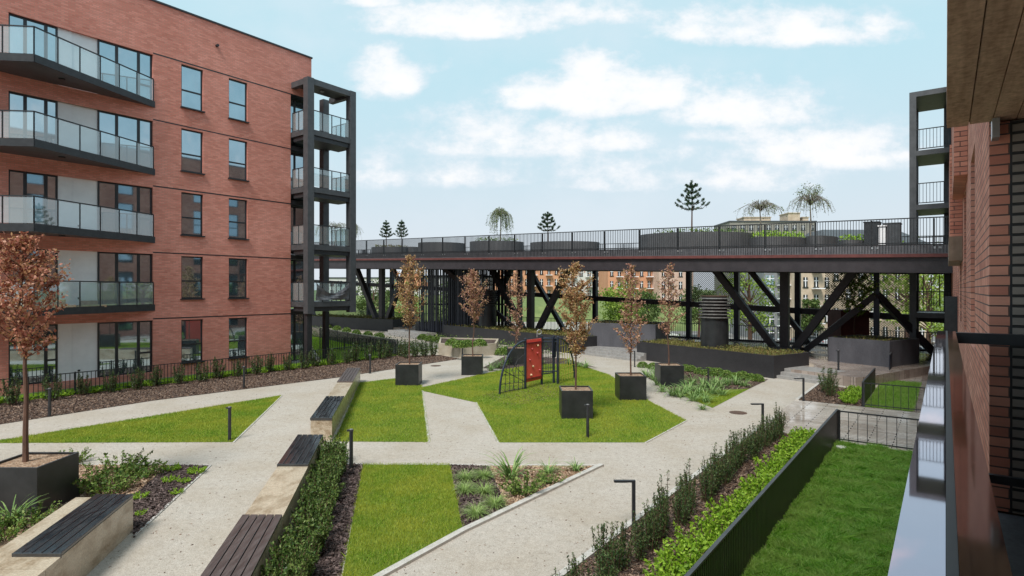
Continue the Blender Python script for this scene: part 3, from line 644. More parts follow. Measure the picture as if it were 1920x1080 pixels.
# loggia walls
mr_.quad(L(TP, AR, 2.75), L(TP, AR + .118, 2.75), L(TP, AR + .118, 5.64), L(TP, AR, 5.64))
mr_.quad(L(-1.6, 2.2, 2.75), L(-1.6, AR, 2.75), L(-1.6, AR, 5.64), L(-1.6, 2.2, 5.64))
mr_.build('wall', BRICK_N, RB)
MB().quad(L(TP - .002, AR + .132, 2.75), L(TP - .002, 2.2, 2.75), L(TP - .002, 2.2, 5.64), L(TP - .002, AR + .132, 5.64)).quad(L(TP, 2.2, 2.75), L(-1.6, 2.2, 2.75), L(-1.6, 2.2, 5.64), L(TP, 2.2, 5.64)).build('loggia_wall', BRICK_P, RB)
MB().lbox(TP - .001, TP + .02, AR + .118, AR + .132, 2.75, 5.64).build('expansion_joint', METAL, RB)
MB().lbox(-1.6, TP - .05, .012, 2.2, 2.55, 2.75).build('loggia_floor', CONC_D, RB)
sf = MB().lbox(-1.6, 5.63, .006, 2.2, 5.665, 5.9)
for i in range(16):
    a_ = .008 + i * .137
    for t_0, t_1 in ((-1.6, 1.4 + .4 * (i % 3)), (1.406 + .4 * (i % 3), 5.628)): sf.lbox(t_0, t_1, a_, a_ + .131, 5.64 + .003 * ((i * 5) % 3), 5.664)
sf.build('loggia_ceiling', SOFFIT, RB)
MB().lbox(-34, 52, AR - .04, AR + .25, 17.6, 17.7).build('roof_coping', METAL, RB)
MB().lbox(5.50, 5.64, .272, .315, 5.5, 5.64).build('ceiling_bracket', GALV, RB)
MB().lbox(.25, 5.56, -.052, .0, 4.03, 4.08).build('parapet_cap', CAP, RB); MB().lbox(.25, 5.555, .0005, .012, 4.03, 4.083).build('dark_reflection_strip', METAL, RB)  # thin dark strip stands for the ceiling's dark reflection in the cap
MB().lbox(.25, 5.56, .0125, .060, 4.03, 4.08).build('inner_cap', surf('wet_metal_dimmed_reflection', (.26, .23, .24), (.30, .27, .28), 1.2, .06, .95, .05, .001), RB)  # inner half of the cap, its metal colour darkened to dim the reflections
MB().lbox(.25, 5.5, -.02, .03, 2.6, 4.028).build('parapet_panel', METAL, RB)
MB().lbox(5.44, 5.52, .062, 2.19, 4.0, 4.078).build('side_rail', METAL, RB); MB().lbox(5.46, 5.50, .062, 2.19, 3.0, 3.06).build('lower_rail', METAL, RB)
for o_ in ops:
    if o_[0] > 4 and o_[0] < 40 or -20 < o_[0] < -2: window(RB, o_[0], o_[1], o_[2], o_[3], AR + .12, -1, (), ((o_[0], o_[1], o_[2] + .9),), GLASS_W, .06)
MB().lbox(14.2, 17.5, .065, AR - .003, 5.42, 7.2).build('bay_wall', BRICK_N, RB)
MB().lbox(14.15, 17.55, .05, AR - .004, 4.95, 5.415).build('bay_base', surf('beige_cladding', (.20, .14, .10), (.27, .20, .15), 5, .7), RB)
MB().lbox(11.0, 14.0, .10, AR - .003, 6.1, 9.0).build('bay_wall', BRICK_N, RB)
MB().lbox(20, 23.4, -.02, AR - .003, 3.2, 3.5).lbox(20, 20.1, -.02, AR - .003, 3.5, 4.2).build('balcony_slab', METAL, RB)
# balcony above, further up the wall
MB().lbox(6.2, 9.8, -.055, AR - .003, 9.9, 10.2).build('balcony_slab', METAL, RB)

# ---- right steel balcony tower
TRT = 42.2; ARR = -1.74
RT = thing('balcony_tower', 'tall steel balcony tower above the right end of the footbridge', 'balcony tower', L(TRT, ARR, 0), TH)
for (tt, aa) in ((TRT, ARR), (TRT + 3.4, ARR), (TRT + 3.4, AR - .35)): MB().lbox(tt, tt + .4, aa, aa + .34, 0, 15.8).build('post', METAL_L, RT)
MB().lbox(TRT, TRT + 3.8, ARR, AR - .01, 15.8, 16.1).build('roof', METAL_L, RT)
for k in range(5):
    zt = -.2 + 3.2 * (k + 0) 
    if k == 0: continue
    MB().lbox(TRT + .02, TRT + 3.78, ARR + .34, AR - .01, zt - .3, zt).build('floor_slab', METAL_L, RT)
    rl = MB(); a, b = L(TRT + .1, ARR + .34), L(TRT + .1, AR - .02)
    a3, b3 = L(TRT + .4, ARR + .1), L(TRT + 3.4, ARR + .1); rl.beam(a3 + Vector((0, 0, zt + 1.2)), b3 + Vector((0, 0, zt + 1.2)), .05, .05)
    rl.beam(a + Vector((0, 0, zt + 1.25)), b + Vector((0, 0, zt + 1.25)), .05, .05); rl.beam(a + Vector((0, 0, zt + .1)), b + Vector((0, 0, zt + .1)), .05, .05)
    for i in range(11):
        p = a.lerp(b, i / 10); rl.beam(p + Vector((0, 0, zt + .1)), p + Vector((0, 0, zt + 1.25)), .025, .025)
    for i in range(16):
        p = a3.lerp(b3, i / 15); rl.beam(p + Vector((0, 0, zt)), p + Vector((0, 0, zt + 1.2)), .025, .025)
    rl.build('balcony_railing', METAL, RT)
    MB().lbox(TRT + .5, TRT + 3.2, AR - .03, AR - .012, zt + .1, zt + 2.4).build('window', GLASS_D, RT)

# ------------------------------------------------------------------ FOOTBRIDGE
FB = thing('footbridge', 'wide dark steel footbridge with roof garden crossing the courtyard', 'footbridge', BP(20, 6, -7), 0)
S0, S1 = -26.0, 46.3
def bbox(mb, s0, s1, w0, w1, h0, h1):
    mb.hexa([BP(s0, w0, h0), BP(s1, w0, h0), BP(s1, w1, h0), BP(s0, w1, h0)], [BP(s0, w0, h1), BP(s1, w0, h1), BP(s1, w1, h1), BP(s0, w1, h1)]); return mb
bbox(MB(), S0, S1, .06, 12, -.45, 0).build('deck', CORTEN, FB)
fa = MB(); bbox(fa, S0, S1, 0, .055, -.46, -.05); fa.build('fascia', surf('grey_fascia', (.10, .10, .112), (.15, .15, .165), 3, .45, .2, .1), FB)
bbox(MB(), S0, S1, -.10, .25, -.62, -.462).build('edge_flange', STEEL_R, FB)
bbox(MB(), S0, S1, .05, .32, -1.32, -.625).build('girder', STEEL, FB)
bbox(MB(), S0, S1, -.06, .45, -1.36, -1.325).build('bottom_flange', STEEL, FB)
bbox(MB(), S0, S1, 11.7, 12.0, -1.2, -.455).build('girder', STEEL, FB)
mbx = MB(); s = S0
while s < S1: bbox(mbx, s, s + .28, .33, 11.69, -.95, -.455); s += 3.2
mbx.build('cross_beam', STEEL, FB)
for w0, nm in ((-.05, 'railing'), (11.95, 'railing')):
    ra = MB(); step = .125 if w0 < 1 else .16; s = S0
    while s < S1:
        ra.hexa([BP(s, w0 - .04, -.42 if w0 < 1 else 0), BP(s + .022, w0 - .04, -.42 if w0 < 1 else 0), BP(s + .022, w0, -.42 if w0 < 1 else 0), BP(s, w0, -.42 if w0 < 1 else 0)], [BP(s, w0 - .04, 1.2), BP(s + .022, w0 - .04, 1.2), BP(s + .022, w0, 1.2), BP(s, w0, 1.2)]); s += step
    bbox(ra, S0, S1, w0 - .05, w0 + .01, 1.2, 1.25); bbox(ra, S0, S1, w0 + .003, w0 + .02, .02, .08)
    s = S0
    while s < S1: bbox(ra, s, s + .07, w0 + .02, w0 + .09, -.1, 1.19); s += 2.5
    ra.build(nm, METAL, FB)
bolts = MB(); s = S0
while s < S1:
    for ds in (0, .22): bbox(bolts, s + ds, s + ds + .10, -.03, -.005, -.22, -.12)
    s += 2.5
bolts.build('bolts', GALV, FB)
def strut(p, q, w=.5, h=.42, m=None, name='strut'):
    mbs = MB(); mbs.beam(p, q, w, h); mbs.build(name, m or STEEL, FB)
for s in (-24, -4, 15.8, 36.0):
    f0 = BP(s, 6.2); f0.z = .5
    strut(f0 + DB * -.5, BP(s - 4.6, 6.2, -.9)); strut(f0 + DB * .5, BP(s + 4.0, 6.2, -.9)); strut(Vector((f0.x, f0.y, .45)), BP(s, 6.2, -.9), .5, .5, name='column')
    MB().prism([f0 - DB * 1.0 - NB * .4, f0 + DB * 1.0 - NB * .4, f0 + DB * 1.0 + NB * .4, f0 - DB * 1.0 + NB * .4], .45, .75).build('footing', CONC_D, FB)
    f1 = BP(s + .6, 10.6); f1.z = .5
    strut(f1, BP(s - 3.6, 10.6, -.9), .4, .34)
    if s < 30: continue
    pk = BP(s + 4.8, 7.6); pk.z = 4.1
    g0 = BP(s + 1.0, 6.9); g0.z = .5; strut(g0, pk, .4, .36); g1 = BP(s + 7.6, 9.4); g1.z = .5; strut(pk, g1, .4, .36)
    g2 = BP(s + 4.8, 7.6); g2.z = .45; strut(g2, BP(s + 4.8, 7.6, -.9), .3, .3, STEEL_B, 'column')
strut(Vector((*BP(8.3, 8.0).xy, .5)), BP(12.4, 8.0, -.9), .4, .34)
p0 = BP(14.4, 6.8); p0.z = .5; strut(p0, BP(7.5, 3.5, -.9), .42, .36)
for s in (-14, -9.5, -6, 2, 10, 18.6, 27.3, 31.1, 35.4, 42.4, 46):
    p = BP(s, 12.1); p.z = -.02; MB().beam(p, BP(s, 12.1, -.9), .42, .36).build('frame_post', STEEL_B, FB)
def midz(s): return 2.86 - .043 * (s - 35)
mbm = MB()
a = BP(S0, 12.12); a.z = midz(S0); b = BP(S1, 12.12); b.z = midz(S1); mbm.beam(a, b, .22, .42)
a = BP(S0, 12.12); a.z = .42; b = BP(S1, 12.12); b.z = .42; mbm.beam(a, b, .22, .3); mbm.build('frame_rail', STEEL, FB)
def screen(s0, s1, z0, z1f, nm):
    """perforated screen of staggered bricks-sized plates with open gaps"""
    mbq = MB(); z = z0; row = 0
    while z < z1f - .05:
        s = s0 + (.08 if row % 2 else 0)
        while s < s1 - .1:
            p, q = BP(s, 12.0), BP(min(s1, s + .065), 12.0); mbq.beam(Vector((p.x, p.y, z + .035)), Vector((q.x, q.y, z + .035)), .05, .05); s += .16
        mbq.beam(Vector((*BP(s0, 12.0).xy, z + .075)), Vector((*BP(s1, 12.0).xy, z + .068)), .03, .018); z += .08; row += 1
    mbq.build(nm, STEEL, FB)
screen(27.5, 30.9, 3.2, 5.9, 'perforated_screen'); screen(37.2, 42.2, 2.9, 5.6, 'perforated_screen'); screen(39.7, 42.2, .6, 2.3, 'perforated_screen')
# railing between the frame posts at the back, and slats at the right end
ra = MB(); s = S0
while s < 46: p = BP(s, 12.1); ra.beam(Vector((p.x, p.y, .5)), Vector((p.x, p.y, 1.62)), .03, .03); s += .16
ra.beam(Vector((*BP(S0, 12.1).xy, 1.64)), Vector((*BP(46, 12.1).xy, 1.64)), .06, .05); ra.build('rear_railing', METAL, FB)
ra = MB(); s = 42.8
while s < 46: p = BP(s, 12.1); ra.beam(Vector((p.x, p.y, 3.3)), Vector((p.x, p.y, 5.3)), .2, .05); s += .42
ra.build('slat_screen', STEEL, FB)
# stair cage of dark vertical slats
SC = thing('stair_enclosure', 'tall blue-black cage of vertical steel slats under the footbridge', 'stair cage', BP(8, 5, -7.2), 0)
rr = random.Random(3)
for (w0, seed) in ((4.0, 1), (7.6, 2)):
    ra = MB(); s = 4.2
    while s < 12.4:
        p = BP(s, w0); wd = rr.choice([.07, .09, .12, .16, .3]); ra.beam(Vector((p.x, p.y, .46)), BP(s, w0, -1.0), .08, wd, DB) if False else ra.hexa([p + DB * d + NB * e - Vector((0, 0, p.z - .46)) for d, e in ((0, 0), (wd, 0), (wd, .06), (0, .06))], [BP(s + d, w0 + e, -1.0) for d, e in ((0, 0), (wd, 0), (wd, .06), (0, .06))])
        s += wd + rr.choice([.07, .1, .16])
    for zz in (.6, 3.0, 5.6):
        ra.beam(Vector((*BP(4.1, w0 + .15).xy, zz)), Vector((*BP(12.6, w0 + .15).xy, zz)), .1, .14)
    ra.build('slat_panel', STEEL_B, SC)
ra = MB()
for i in range(16):
    q = BP(5 + i * .42, 5.3); ra.beam(Vector((q.x, q.y, .6 + i * .3)), Vector((*(BP(5 + i * .42, 7.2).xy), .6 + i * .3)), .3, .05)
ra.build('stair', STEEL_B, SC)
MB().beam(Vector((*BP(8.2, 5.8).xy, .46)), BP(8.2, 5.8, -1), 1.6, 2.2).build('lift_shaft', STEEL_B, SC)

# ------------------------------------------------------------------ planters and planting
def foliage_patch(poly, z, hgt, dens, size, m, label, name='ground_cover'):
    x, y = scatter(poly, dens); n = len(x)
    hN = np.abs(np.sin(x * 2.1 + y * 1.3) * np.cos(y * 1.7 - x)) * .6 + .4
    P = np.stack([x, y, z + RNG.uniform(0, 1, n) ** 1.4 * hgt * hN], 1)
    tag(MB().tris(leaves(P, size, up=.6)).build(name, m), label, 'plants', None, 'stuff')
def wall_planter(poly_front, depth, h, z0, label, m=CORTEN, t=.08, soil=MULCH, loc=None):
    p, q = [Vector((v[0], v[1], 0)) for v in poly_front]; d = (q - p).normalized(); n = Vector((-d.y, d.x, 0)); n = n if n.y > 0 else -n
    root = thing('planter_wall', label, 'planter', (p + q) / 2 + Vector((0, 0, z0)))
    a, b, c_, e = p, q, q + n * depth, p + n * depth
    w = MB(); i = [p + d * t + n * t, q - d * t + n * t, c_ - d * t - n * t, e + d * t - n * t]; o = [a, b, c_, e]
    for k in range(4): w.prism([o[k], o[(k + 1) % 4], i[(k + 1) % 4], i[k]], z0, z0 + h)
    w.build('wall', m, root); MB().quad(*[v + Vector((0, 0, z0 + h - .10)) for v in i]).build('soil', soil, root)
    return fix(i), root
pJ, _ = wall_planter((G(1194, 673.5), G(1451, 710)), 3.0, 1.12, 0, 'long black steel planter wall with sedum, right of the middle steps')
foliage_patch(pJ, 1.02, .28, 420, .07, L_SED, 'yellowish sedum and low plants in the right black planter wall')
pK, _ = wall_planter((Vector((-9.5, 57.6)), G(1084, 664.5)), 3.2, 1.15, 0, 'longest black planter wall behind the climbing frame')
foliage_patch(pK, 1.05, .3, 150, .11, L_SED, 'low green and rusty plants in the longest black planter wall')
pLw, _ = wall_planter((Vector((-24, 69)), Vector((-12.3, 60.5))), 3, 1.25, 0, 'farthest black planter wall beside the balcony tower')
foliage_patch(pLw, 1.15, .35, 120, .14, L_SED, 'sedum plants in the farthest black planter wall')
def conc_planter(pts, h, z0, label, m=CONC_D, soilz=.05, mat_plants=None, t=.12):
    pts = fix(pts); P = [Vector((p[0], p[1], 0)) for p in pts]; c = sum(P, Vector()) / len(P); root = thing('concrete_planter', label, 'planter', c + Vector((0, 0, z0)))
    w = MB(); I = [c + (p - c) * (1 - t / (p - c).length * 1.4) for p in P]
    for k in range(len(P)): j = (k + 1) % len(P); w.prism([P[k], P[j], I[j], I[k]], z0, z0 + h)
    w.build('wall', m, root); MB().quad(*[v + Vector((0, 0, z0 + h - soilz)) for v in I]).build('soil', MULCH, root); return fix(I)
m1 = G(1553, 677, .45); m2 = G(1668, 689, .45); dm = (m2 - m1).normalized(); nm_ = Vector((-dm.y, dm.x, 0))
iM = conc_planter([m1, m2, m2 + nm_ * 3.2, m1 + nm_ * 3.2], 1.32, .45, 'large dark concrete planter holding a small green tree beside the terrace')
foliage_patch(iM, 1.7, .18, 120, .07, L_SED, 'dry low plants in the large dark concrete planter')
u1 = G(1102, 648, .45); u2_ = G(1229, 655, .45); du = (u2_ - u1).normalized(); nu = Vector((-du.y, du.x, 0))
iU = conc_planter([u1, u2_, u2_ + nu * 3, u1 + nu * 3], 1.62, .45, 'tall dark concrete planter behind the middle steps')
foliage_patch(iU, 2.0, .25, 60, .08, L_SED, 'sparse low plants in the tall dark concrete planter')
iO = conc_planter([G(822, 665), G(864, 670.5), G(931, 665.5), G(935, 655), G(826, 652)], .78, 0, 'angular pale concrete planter with grey-green shrubs beyond the mulch bed', CONC, .08)
# low walls
def solid_fence(p, q, h, label, m=METAL, ribs=True, z=0):
    p, q = Vector((p[0], p[1], z)), Vector((q[0], q[1], z)); root = thing('panel_fence', label, 'fence', (p + q) / 2, math.atan2((q - p).y, (q - p).x))
    d = (q - p).normalized(); n = (q - p).length
    MB().beam(p + Vector((0, 0, h / 2)), q + Vector((0, 0, h / 2)), .02, h - .02).build('backing', m, root)
    rb = MB(); s = .03
    while s < n: c_ = p + d * s; rb.beam(c_ + Vector((0, 0, .02)), c_ + Vector((0, 0, h - .03)), .045, .06, d); s += .085
    rb.build('slats', m, root); MB().beam(p + Vector((0, 0, h)), q + Vector((0, 0, h)), .055, .035).build('top_rail', METAL_L, root)
solid_fence(L(3.0, -2.5), L(19.1, -2.5), .94, 'long black slatted fence between the yew hedge and the private garden', PLANT_M)
solid_fence(L(25.4, -2.5), L(30.2, -2.5), .92, 'short black slatted fence beyond the paved walkway', PLANT_M)
solid_fence(L(34, -2.2), L(41.5, -2.2), 1.2, 'far dark panel fence beside the concrete planter', STEEL_B)
def wire_fence(pts, h, label, gap=.14, bar=.014, post=2.4, z=0, m=METAL, name='wire_fence', loc=None):
    pts = [Vector((p[0], p[1], z)) for p in pts]; root = thing(name, label, 'fence', (pts[0] + pts[-1]) / 2)
    ba = MB(); po = MB()
    for p, q in zip(pts[:-1], pts[1:]):
        d = (q - p).normalized(); n = (q - p).length; s = 0
        while s < n: c_ = p + d * s; ba.beam(c_ + Vector((0, 0, .05)), c_ + Vector((0, 0, h - .01)), bar, bar); s += gap
        ba.beam(p + Vector((0, 0, h - .02)), q + Vector((0, 0, h - .02)), .03, .035); ba.beam(p + Vector((0, 0, .1)), q + Vector((0, 0, .1)), .02, .03)
        k = max(1, round(n / post))
        for i in range(k + 1):
            c_ = p.lerp(q, i / k); MB().beam(c_, c_ + Vector((0, 0, h + .02)), .05, .05).build('post', m, root)
    ba.build('bar_panel', m, root); return root
wire_fence([L(19.1, -2.45), L(19.1, .2)], .92, 'thin black wire fence closing the private garden beside the walkway', .23, .016)
wire_fence([L(25.4, -2.45), L(25.4, .2)], .92, 'thin black wire fence across the walkway in front of the dark terrace', .23, .016)
wire_fence(FENCE_L, .94, 'long black bar fence in front of the left red brick block', .15, .022)
wire_fence([G(535, 626), G(600, 634), G(745, 667)], .94, 'second black bar fence beyond the balcony tower', .17, .03)
wire_fence([L(20.2, -.75), L(20.2, .2)][:0] or [G(600, 655), G(745, 663)], .94, 'short bar fence beside the small lawn of the balcony tower', .2, .03)
mbp = MB(); pa = G(535, 622); pb = G(735, 655); mbp.beam(Vector((pa.x, pa.y + .6, .35)), Vector((pb.x, pb.y + .6, .35)), .2, .7); single('retaining_wall', mbp, CONC, 'low pale concrete wall behind the second bar fence', 'wall', (pa + pb) / 2)

# square planters with copper-leaved trees
PW = 1.06; PH = .955
def make_planter():
    r = thing('square_planter', 'x', 'planter', (0, 0, 0)); h = PW / 2; t = .025; w = MB()
    w.box(-h, h, -h, -h + t, 0, PH); w.box(-h, h, h - t, h, 0, PH); w.box(-h, -h + t, -h + t, h - t, 0, PH); w.box(h - t, h, -h + t, h - t, 0, PH)
    w.build('box', PLANT_M, r, world=False)
    rim = MB(); e = .035
    rim.box(-h - .004, h + .004, -h - .004, -h + e, PH, PH + .006).box(-h - .004, h + .004, h - e, h + .004, PH, PH + .006).box(-h - .004, -h + e, -h + e, h - e, PH, PH + .006).box(h - e, h + .004, -h + e, h - e, PH, PH + .006)
    rim.build('rim', METAL_L, r, world=False)
    MB().quad((-h + t, -h + t, PH - .04), (h - t, -h + t, PH - .04), (h - t, h - t, PH - .04), (-h + t, h - t, PH - .04)).build('bark_filling', CHIPS, r, world=False)
    return r
def make_tree(seed, height, cb, wid, nl, lsz, m, name='columnar_tree', bark=BARKC, dense=1.0, r0=.035):
    rg = np.random.default_rng(seed); rd = random.Random(seed); r = thing(name, 'x', 'tree', (0, 0, 0))
    pts = [Vector((0, 0, 0))]; k = 7
    for i in range(1, k + 1): pts.append(Vector((rd.gauss(0, .018) * i * .5, rd.gauss(0, .018) * i * .5, height * .96 * i / k)))
    tr = MB().path(pts, r0, .007, 8)
    def axis(z):
        f = min(.999, z / (height * .96)) * k; i = int(f); return pts[i].lerp(pts[i + 1], f - i)
    P = []; nb = 46
    for i in range(nb):
        z0 = cb + (height - cb) * (i / nb) ** 1.05 * .93; a = i * 2.4 + rd.uniform(-.4, .4); rel = (z0 - cb) / (height - cb)
        prof = (math.sin(math.pi * min(1, (rel * .92 + .14))) ** .75) * (1.0 if rel < .5 else 1.0) * (1 - rel * .35)
        ln = wid * .5 * max(.12, prof) * rd.uniform(.65, 1.18); up = .75 + rd.uniform(-.15, .5)
        b0 = axis(z0); d = Vector((math.cos(a), math.sin(a), up)); e = b0 + d * ln; m_ = b0 + d * ln * .5 + Vector((math.cos(a), math.sin(a), 0)) * ln * .12
        tr.path([b0, m_, e], .011, .004, 5)
        n = int(nl / nb * rd.uniform(.6, 1.4) * (.5 + prof * .7)); tt = rg.uniform(.12, 1.12, n)[:, None]
        base_ = np.array(b0)[None] * (1 - tt) + np.array(e)[None] * tt
        # leaves come in small clusters so that gaps stay between them
        kk = max(1, n // 7); cl = rg.normal(0, .055, (kk, 3)); base_ += cl[rg.integers(0, kk, n)] + rg.normal(0, .030, (n, 3)); P.append(base_)
        for q in range(2):
            s_ = rd.uniform(.4, .9); c_ = b0.lerp(e, s_); e2 = c_ + Vector((rd.uniform(-1, 1), rd.uniform(-1, 1), rd.uniform(.2, 1))).normalized() * ln * .4; tr.tube(c_, e2, .005, .003, 4)
            n2 = n // 3; t2 = rg.uniform(.2, 1.1, n2)[:, None]; P.append(np.array(c_)[None] * (1 - t2) + np.array(e2)[None] * t2 + rg.normal(0, .02, (n2, 3)))
    tr.build('trunk', bark, r, world=False)
    MB().tris(leaves(np.concatenate(P), lsz, aspect=.7, rng=rg)).build('crown', m, r, world=False); return r
pl0 = make_planter()
PLN = [  # x centre px, base y front, tree: top y, crown bottom y, crown width px, label bits
 (1082.5, 786, 480, 668, 72, 'in the lawn right of the climbing frame', L_COP, 4300, 0),
 (1187, 751, 483, 664, 58, 'at the right edge of the angular lawn', L_PNK, 1700, 1),
 (1260.5, 725.6, 487, 630, 50, 'beyond the angular lawn, farthest right', L_PNK, 1500, 2),
 (763, 723.5, 472, 615, 62, 'at the far edge of the small square lawn', L_COP, 2700, 3),
 (884.5, 703.5, 500, 605, 50, 'on the gravel left of the climbing frame', L_PNK, 2500, 4),
 (968, 684, 497, 635, 36, 'half hidden behind the climbing frame', L_PNK, 1100, 5)]
for i, (px, py, ty, by, wpx, lb, m, nl, sd_) in enumerate(PLN):
    g = G(px, py); g.y += PW / 2; g.x = (px - 960) / F * G(px, py).y
    o = pl0 if i == 0 else dup(pl0); o.location = g; o['label'] = 'black square steel planter ' + lb; o['group'] = 'square planters with copper trees'
    Y = g.y; h = zat(ty, Y) - PH + .05; cb = zat(by, Y) - PH + .05
    t = make_tree(20 + sd_, h, cb, wpx * Y / F * 1.18, nl * 1.0, .075 if i else .07, m); t.location = (g.x + [0, .02, -.01, .03, .02, 0][i], g.y, PH - .05)
    t['label'] = 'slim copper-leaved tree in the planter ' + lb; t['group'] = 'young columnar trees with copper leaves'; t.rotation_euler = (0, 0, i * 1.3)
# big near one on the left
g = G(18, 970); bigp = dup(pl0, (G(17.5, 970).x + .0, 11.31 + PW / 2, 0), 0, (1.03, 1.03, 1.0), 'large black square planter nearest the camera at the left edge', 'square planters with copper trees')
bigt = make_tree(99, zat(436, 11.9) - .9, zat(672, 11.9) - .9, 1.9, 4600, .066, L_RED, r0=.055); bigt.location = (at(48, 11.85).x, 11.85, .9)
bigt['label'] = 'copper-leaved tree in the large planter at the left edge, nearest the camera'; bigt['group'] = 'young columnar trees with copper leaves'

# concrete benches with wet board seats
def bench(x_of, y0, y1, w, top, label, seats, extra=0.0, m=CONC_S):
    """mitred bench wall: x_of(y) is its left edge; ends are cut parallel to the lawns"""
    c = Vector((x_of((y0 + y1) / 2) + w / 2, (y0 + y1) / 2, 0)); root = thing('concrete_bench', label, 'bench', c)
    n = max(1, round((y1 - y0) / 2.4)); ys = [y0 + (y1 - y0) * i / n for i in range(n + 1)]
    for a, b in zip(ys[:-1], ys[1:]):
        b_ = b - .012; MB().prism([(x_of(a) - extra, a), (x_of(a) + w, a), (x_of(b_) + w, b_), (x_of(b_) - extra, b_)], 0, top).build('concrete_block', m, root)
    for (s0, s1, sm) in seats:
        st_ = MB(); k = 5; e = .012
        for i in range(k):
            l0, l1 = -e + (w + 2 * e) * i / k + .008, -e + (w + 2 * e) * (i + 1) / k - .008
            st_.prism([(x_of(s0) + l0, s0), (x_of(s0) + l1, s0), (x_of(s1) + l1, s1), (x_of(s1) + l0, s1)], top + .012, top + .055)
        st_.prism([(x_of(s0) - e, s0 - .012), (x_of(s0) + w + e, s0 - .012), (x_of(s0) + w + e, s0 - .001), (x_of(s0) - e, s0 - .001)], top - .02, top + .053)
        so = st_.build('seat', sm, root)
        MB().prism([(x_of(s0) + .02, s0 + .02), (x_of(s0) + w - .02, s0 + .02), (x_of(s1) + w - .02, s1 - .02), (x_of(s1) + .02, s1 - .02)], top + .001, top + .010).build('seat_frame', METAL, so)
        bv = so.modifiers.new('bevel', 'BEVEL'); bv.width = .006; bv.segments = 2; bv.limit_method = 'ANGLE'
    return root
TOPB = .61
fR = lambda y: -5.50 - .194 * (y - 15.07)
bench(fR, 4.6, 15.07, .65, TOPB, 'long concrete bench wall beside the near hedge, with two dark board seats', [(4.7, 9.73, SEAT_B), (12.54, 15.08, SEAT)])
fR2 = lambda y: -5.86 - .182 * (y - 17.07)
bench(fR2, 17.07, 27.9, .62, TOPB, 'concrete bench wall along the small square lawn, farthest from the camera', [(17.06, 20.5, SEAT), (23.8, 27.9, SEAT_B)], m=CONC_S)
fS = lambda y: -7.58 - .215 * (y - 10.69)
bench(fS, 5.2, 10.69, .68, TOPB, 'wide concrete bench wall at the lower left corner with one long board seat', [(8.31, 10.70, SEAT)], .36)

# ------------------------------------------------------------------ lamps
def make_arm_lamp():
    r = thing('path_lamp', 'x', 'lamp'); MB().box(-.03, .03, -.03, .03, 0, .87).build('post', METAL, r, world=False)
    MB().box(-.36, .03, -.032, .032, .87, .905).build('arm', METAL, r, world=False); MB().box(-.34, -.12, -.022, .022, .862, .8695).build('diffuser', WHITE, r, world=False)
    MB().box(-.06, .06, -.06, .06, 0, .012).build('base_plate', METAL, r, world=False); return r
al = make_arm_lamp()
for i, (px, py, lb) in enumerate([(1188, 993, 'nearest the camera beside the yew hedge'), (1430, 812, 'at the far end of the yew hedge'), (1506.5, 752, 'at the corner of the bed beyond the walkway'),
                                  (1190, 688, 'in front of the middle steps'), (1328, 729, 'among the grey-green plants beyond the angular lawn'), (767, 640, 'farthest away by the left steps')]):
    o = al if i == 0 else dup(al); o.location = G(px, py); o['label'] = 'black inverted-L path lamp ' + lb; o['group'] = 'path lamps'
def make_bollard():
    r = thing('bollard_light', 'x', 'bollard'); MB().tube((0, 0, 0), (0, 0, .93), .045, n=16).build('post', METAL, r, world=False)
    MB().box(-.10, .05, -.035, .035, .93, .97).build('head', METAL, r, world=False); MB().tube((0, 0, 0), (0, 0, .012), .085, n=16).build('base_plate', METAL, r, world=False)
    MB().tube((0, 0, .965), (0, 0, .985), .04, n=12).build('cap', GALV, r, world=False); return r
bo = make_bollard()
for i, (px, py, lb) in enumerate([(430.5, 826, 'on the long triangular lawn'), (658.5, 880, 'beside the near hedge and the mulch'), (1102, 820, 'in front of the largest middle planter'),
                                  (93, 781, 'in the mulch near the left edge'), (457.5, 728, 'in the mulch bed before the narrow windows'), (694, 700, 'in the mulch beyond the far bench end'), (1572, 697, 'on the terrace beside the yew bush'), (867, 671, 'by the angular pale concrete planter')]):
    o = bo if i == 0 else dup(bo); o.location = G(px, py) if i != 6 else G(px, 694, .45); o['label'] = 'black bollard light ' + lb; o['group'] = 'bollard lights'

# ------------------------------------------------------------------ climbing frame
CF = thing('climbing_frame', 'playground climbing frame with red climbing panel and rope nets on the lawn', 'climbing frame', G(1015, 725))
DKB = surf('dark_blue_steel', (.02, .028, .045), (.035, .045, .07), 5, .35, .3, .05)
P1 = G(985, 729.6); P2 = G(1015.7, 722); P3 = G(1046, 721); P4 = G(1038.3, 718.5); P5 = G(1077, 709.5); P0 = G(937, 740)
for p, h in ((P1, 2.22), (P2, 2.26), (P3, 2.2), (P4, 2.2)): MB().tube(p, p + Vector((0, 0, h)), .055, n=14).tube(p + Vector((0, 0, h)), p + Vector((0, 0, h + .03)), .06, .03, n=14).build('post', DKB, CF)
dd = (P2 - P1).normalized(); nn_ = Vector((dd.y, -dd.x, 0))
pa, pb = P1 + dd * .06, P2 - dd * .06
rp = MB(); rp.beam(pa + Vector((0, 0, 1.22)), pb + Vector((0, 0, 1.22)), .04, 1.86); rpo = rp.build('climbing_panel', RED, CF); rpo['label'] = 'red climbing panel with coloured holds'
DRS = surf('dark_red_steel', (.18, .02, .02), (.25, .03, .03), 5, .4)
for z in (2.0, .42): MB().beam(pa + Vector((0, 0, z)) + nn_ * .04, pb + Vector((0, 0, z)) + nn_ * .04, .05, .07).build('crossbar', DRS, CF)
HC = [surf('hold_dark_red', (.3, .03, .03), (.4, .05, .04), 5, .5), surf('hold_tan', (.6, .42, .25), (.7, .5, .3), 5, .5), surf('hold_green', (.1, .3, .1), (.15, .4, .15), 5, .5)]
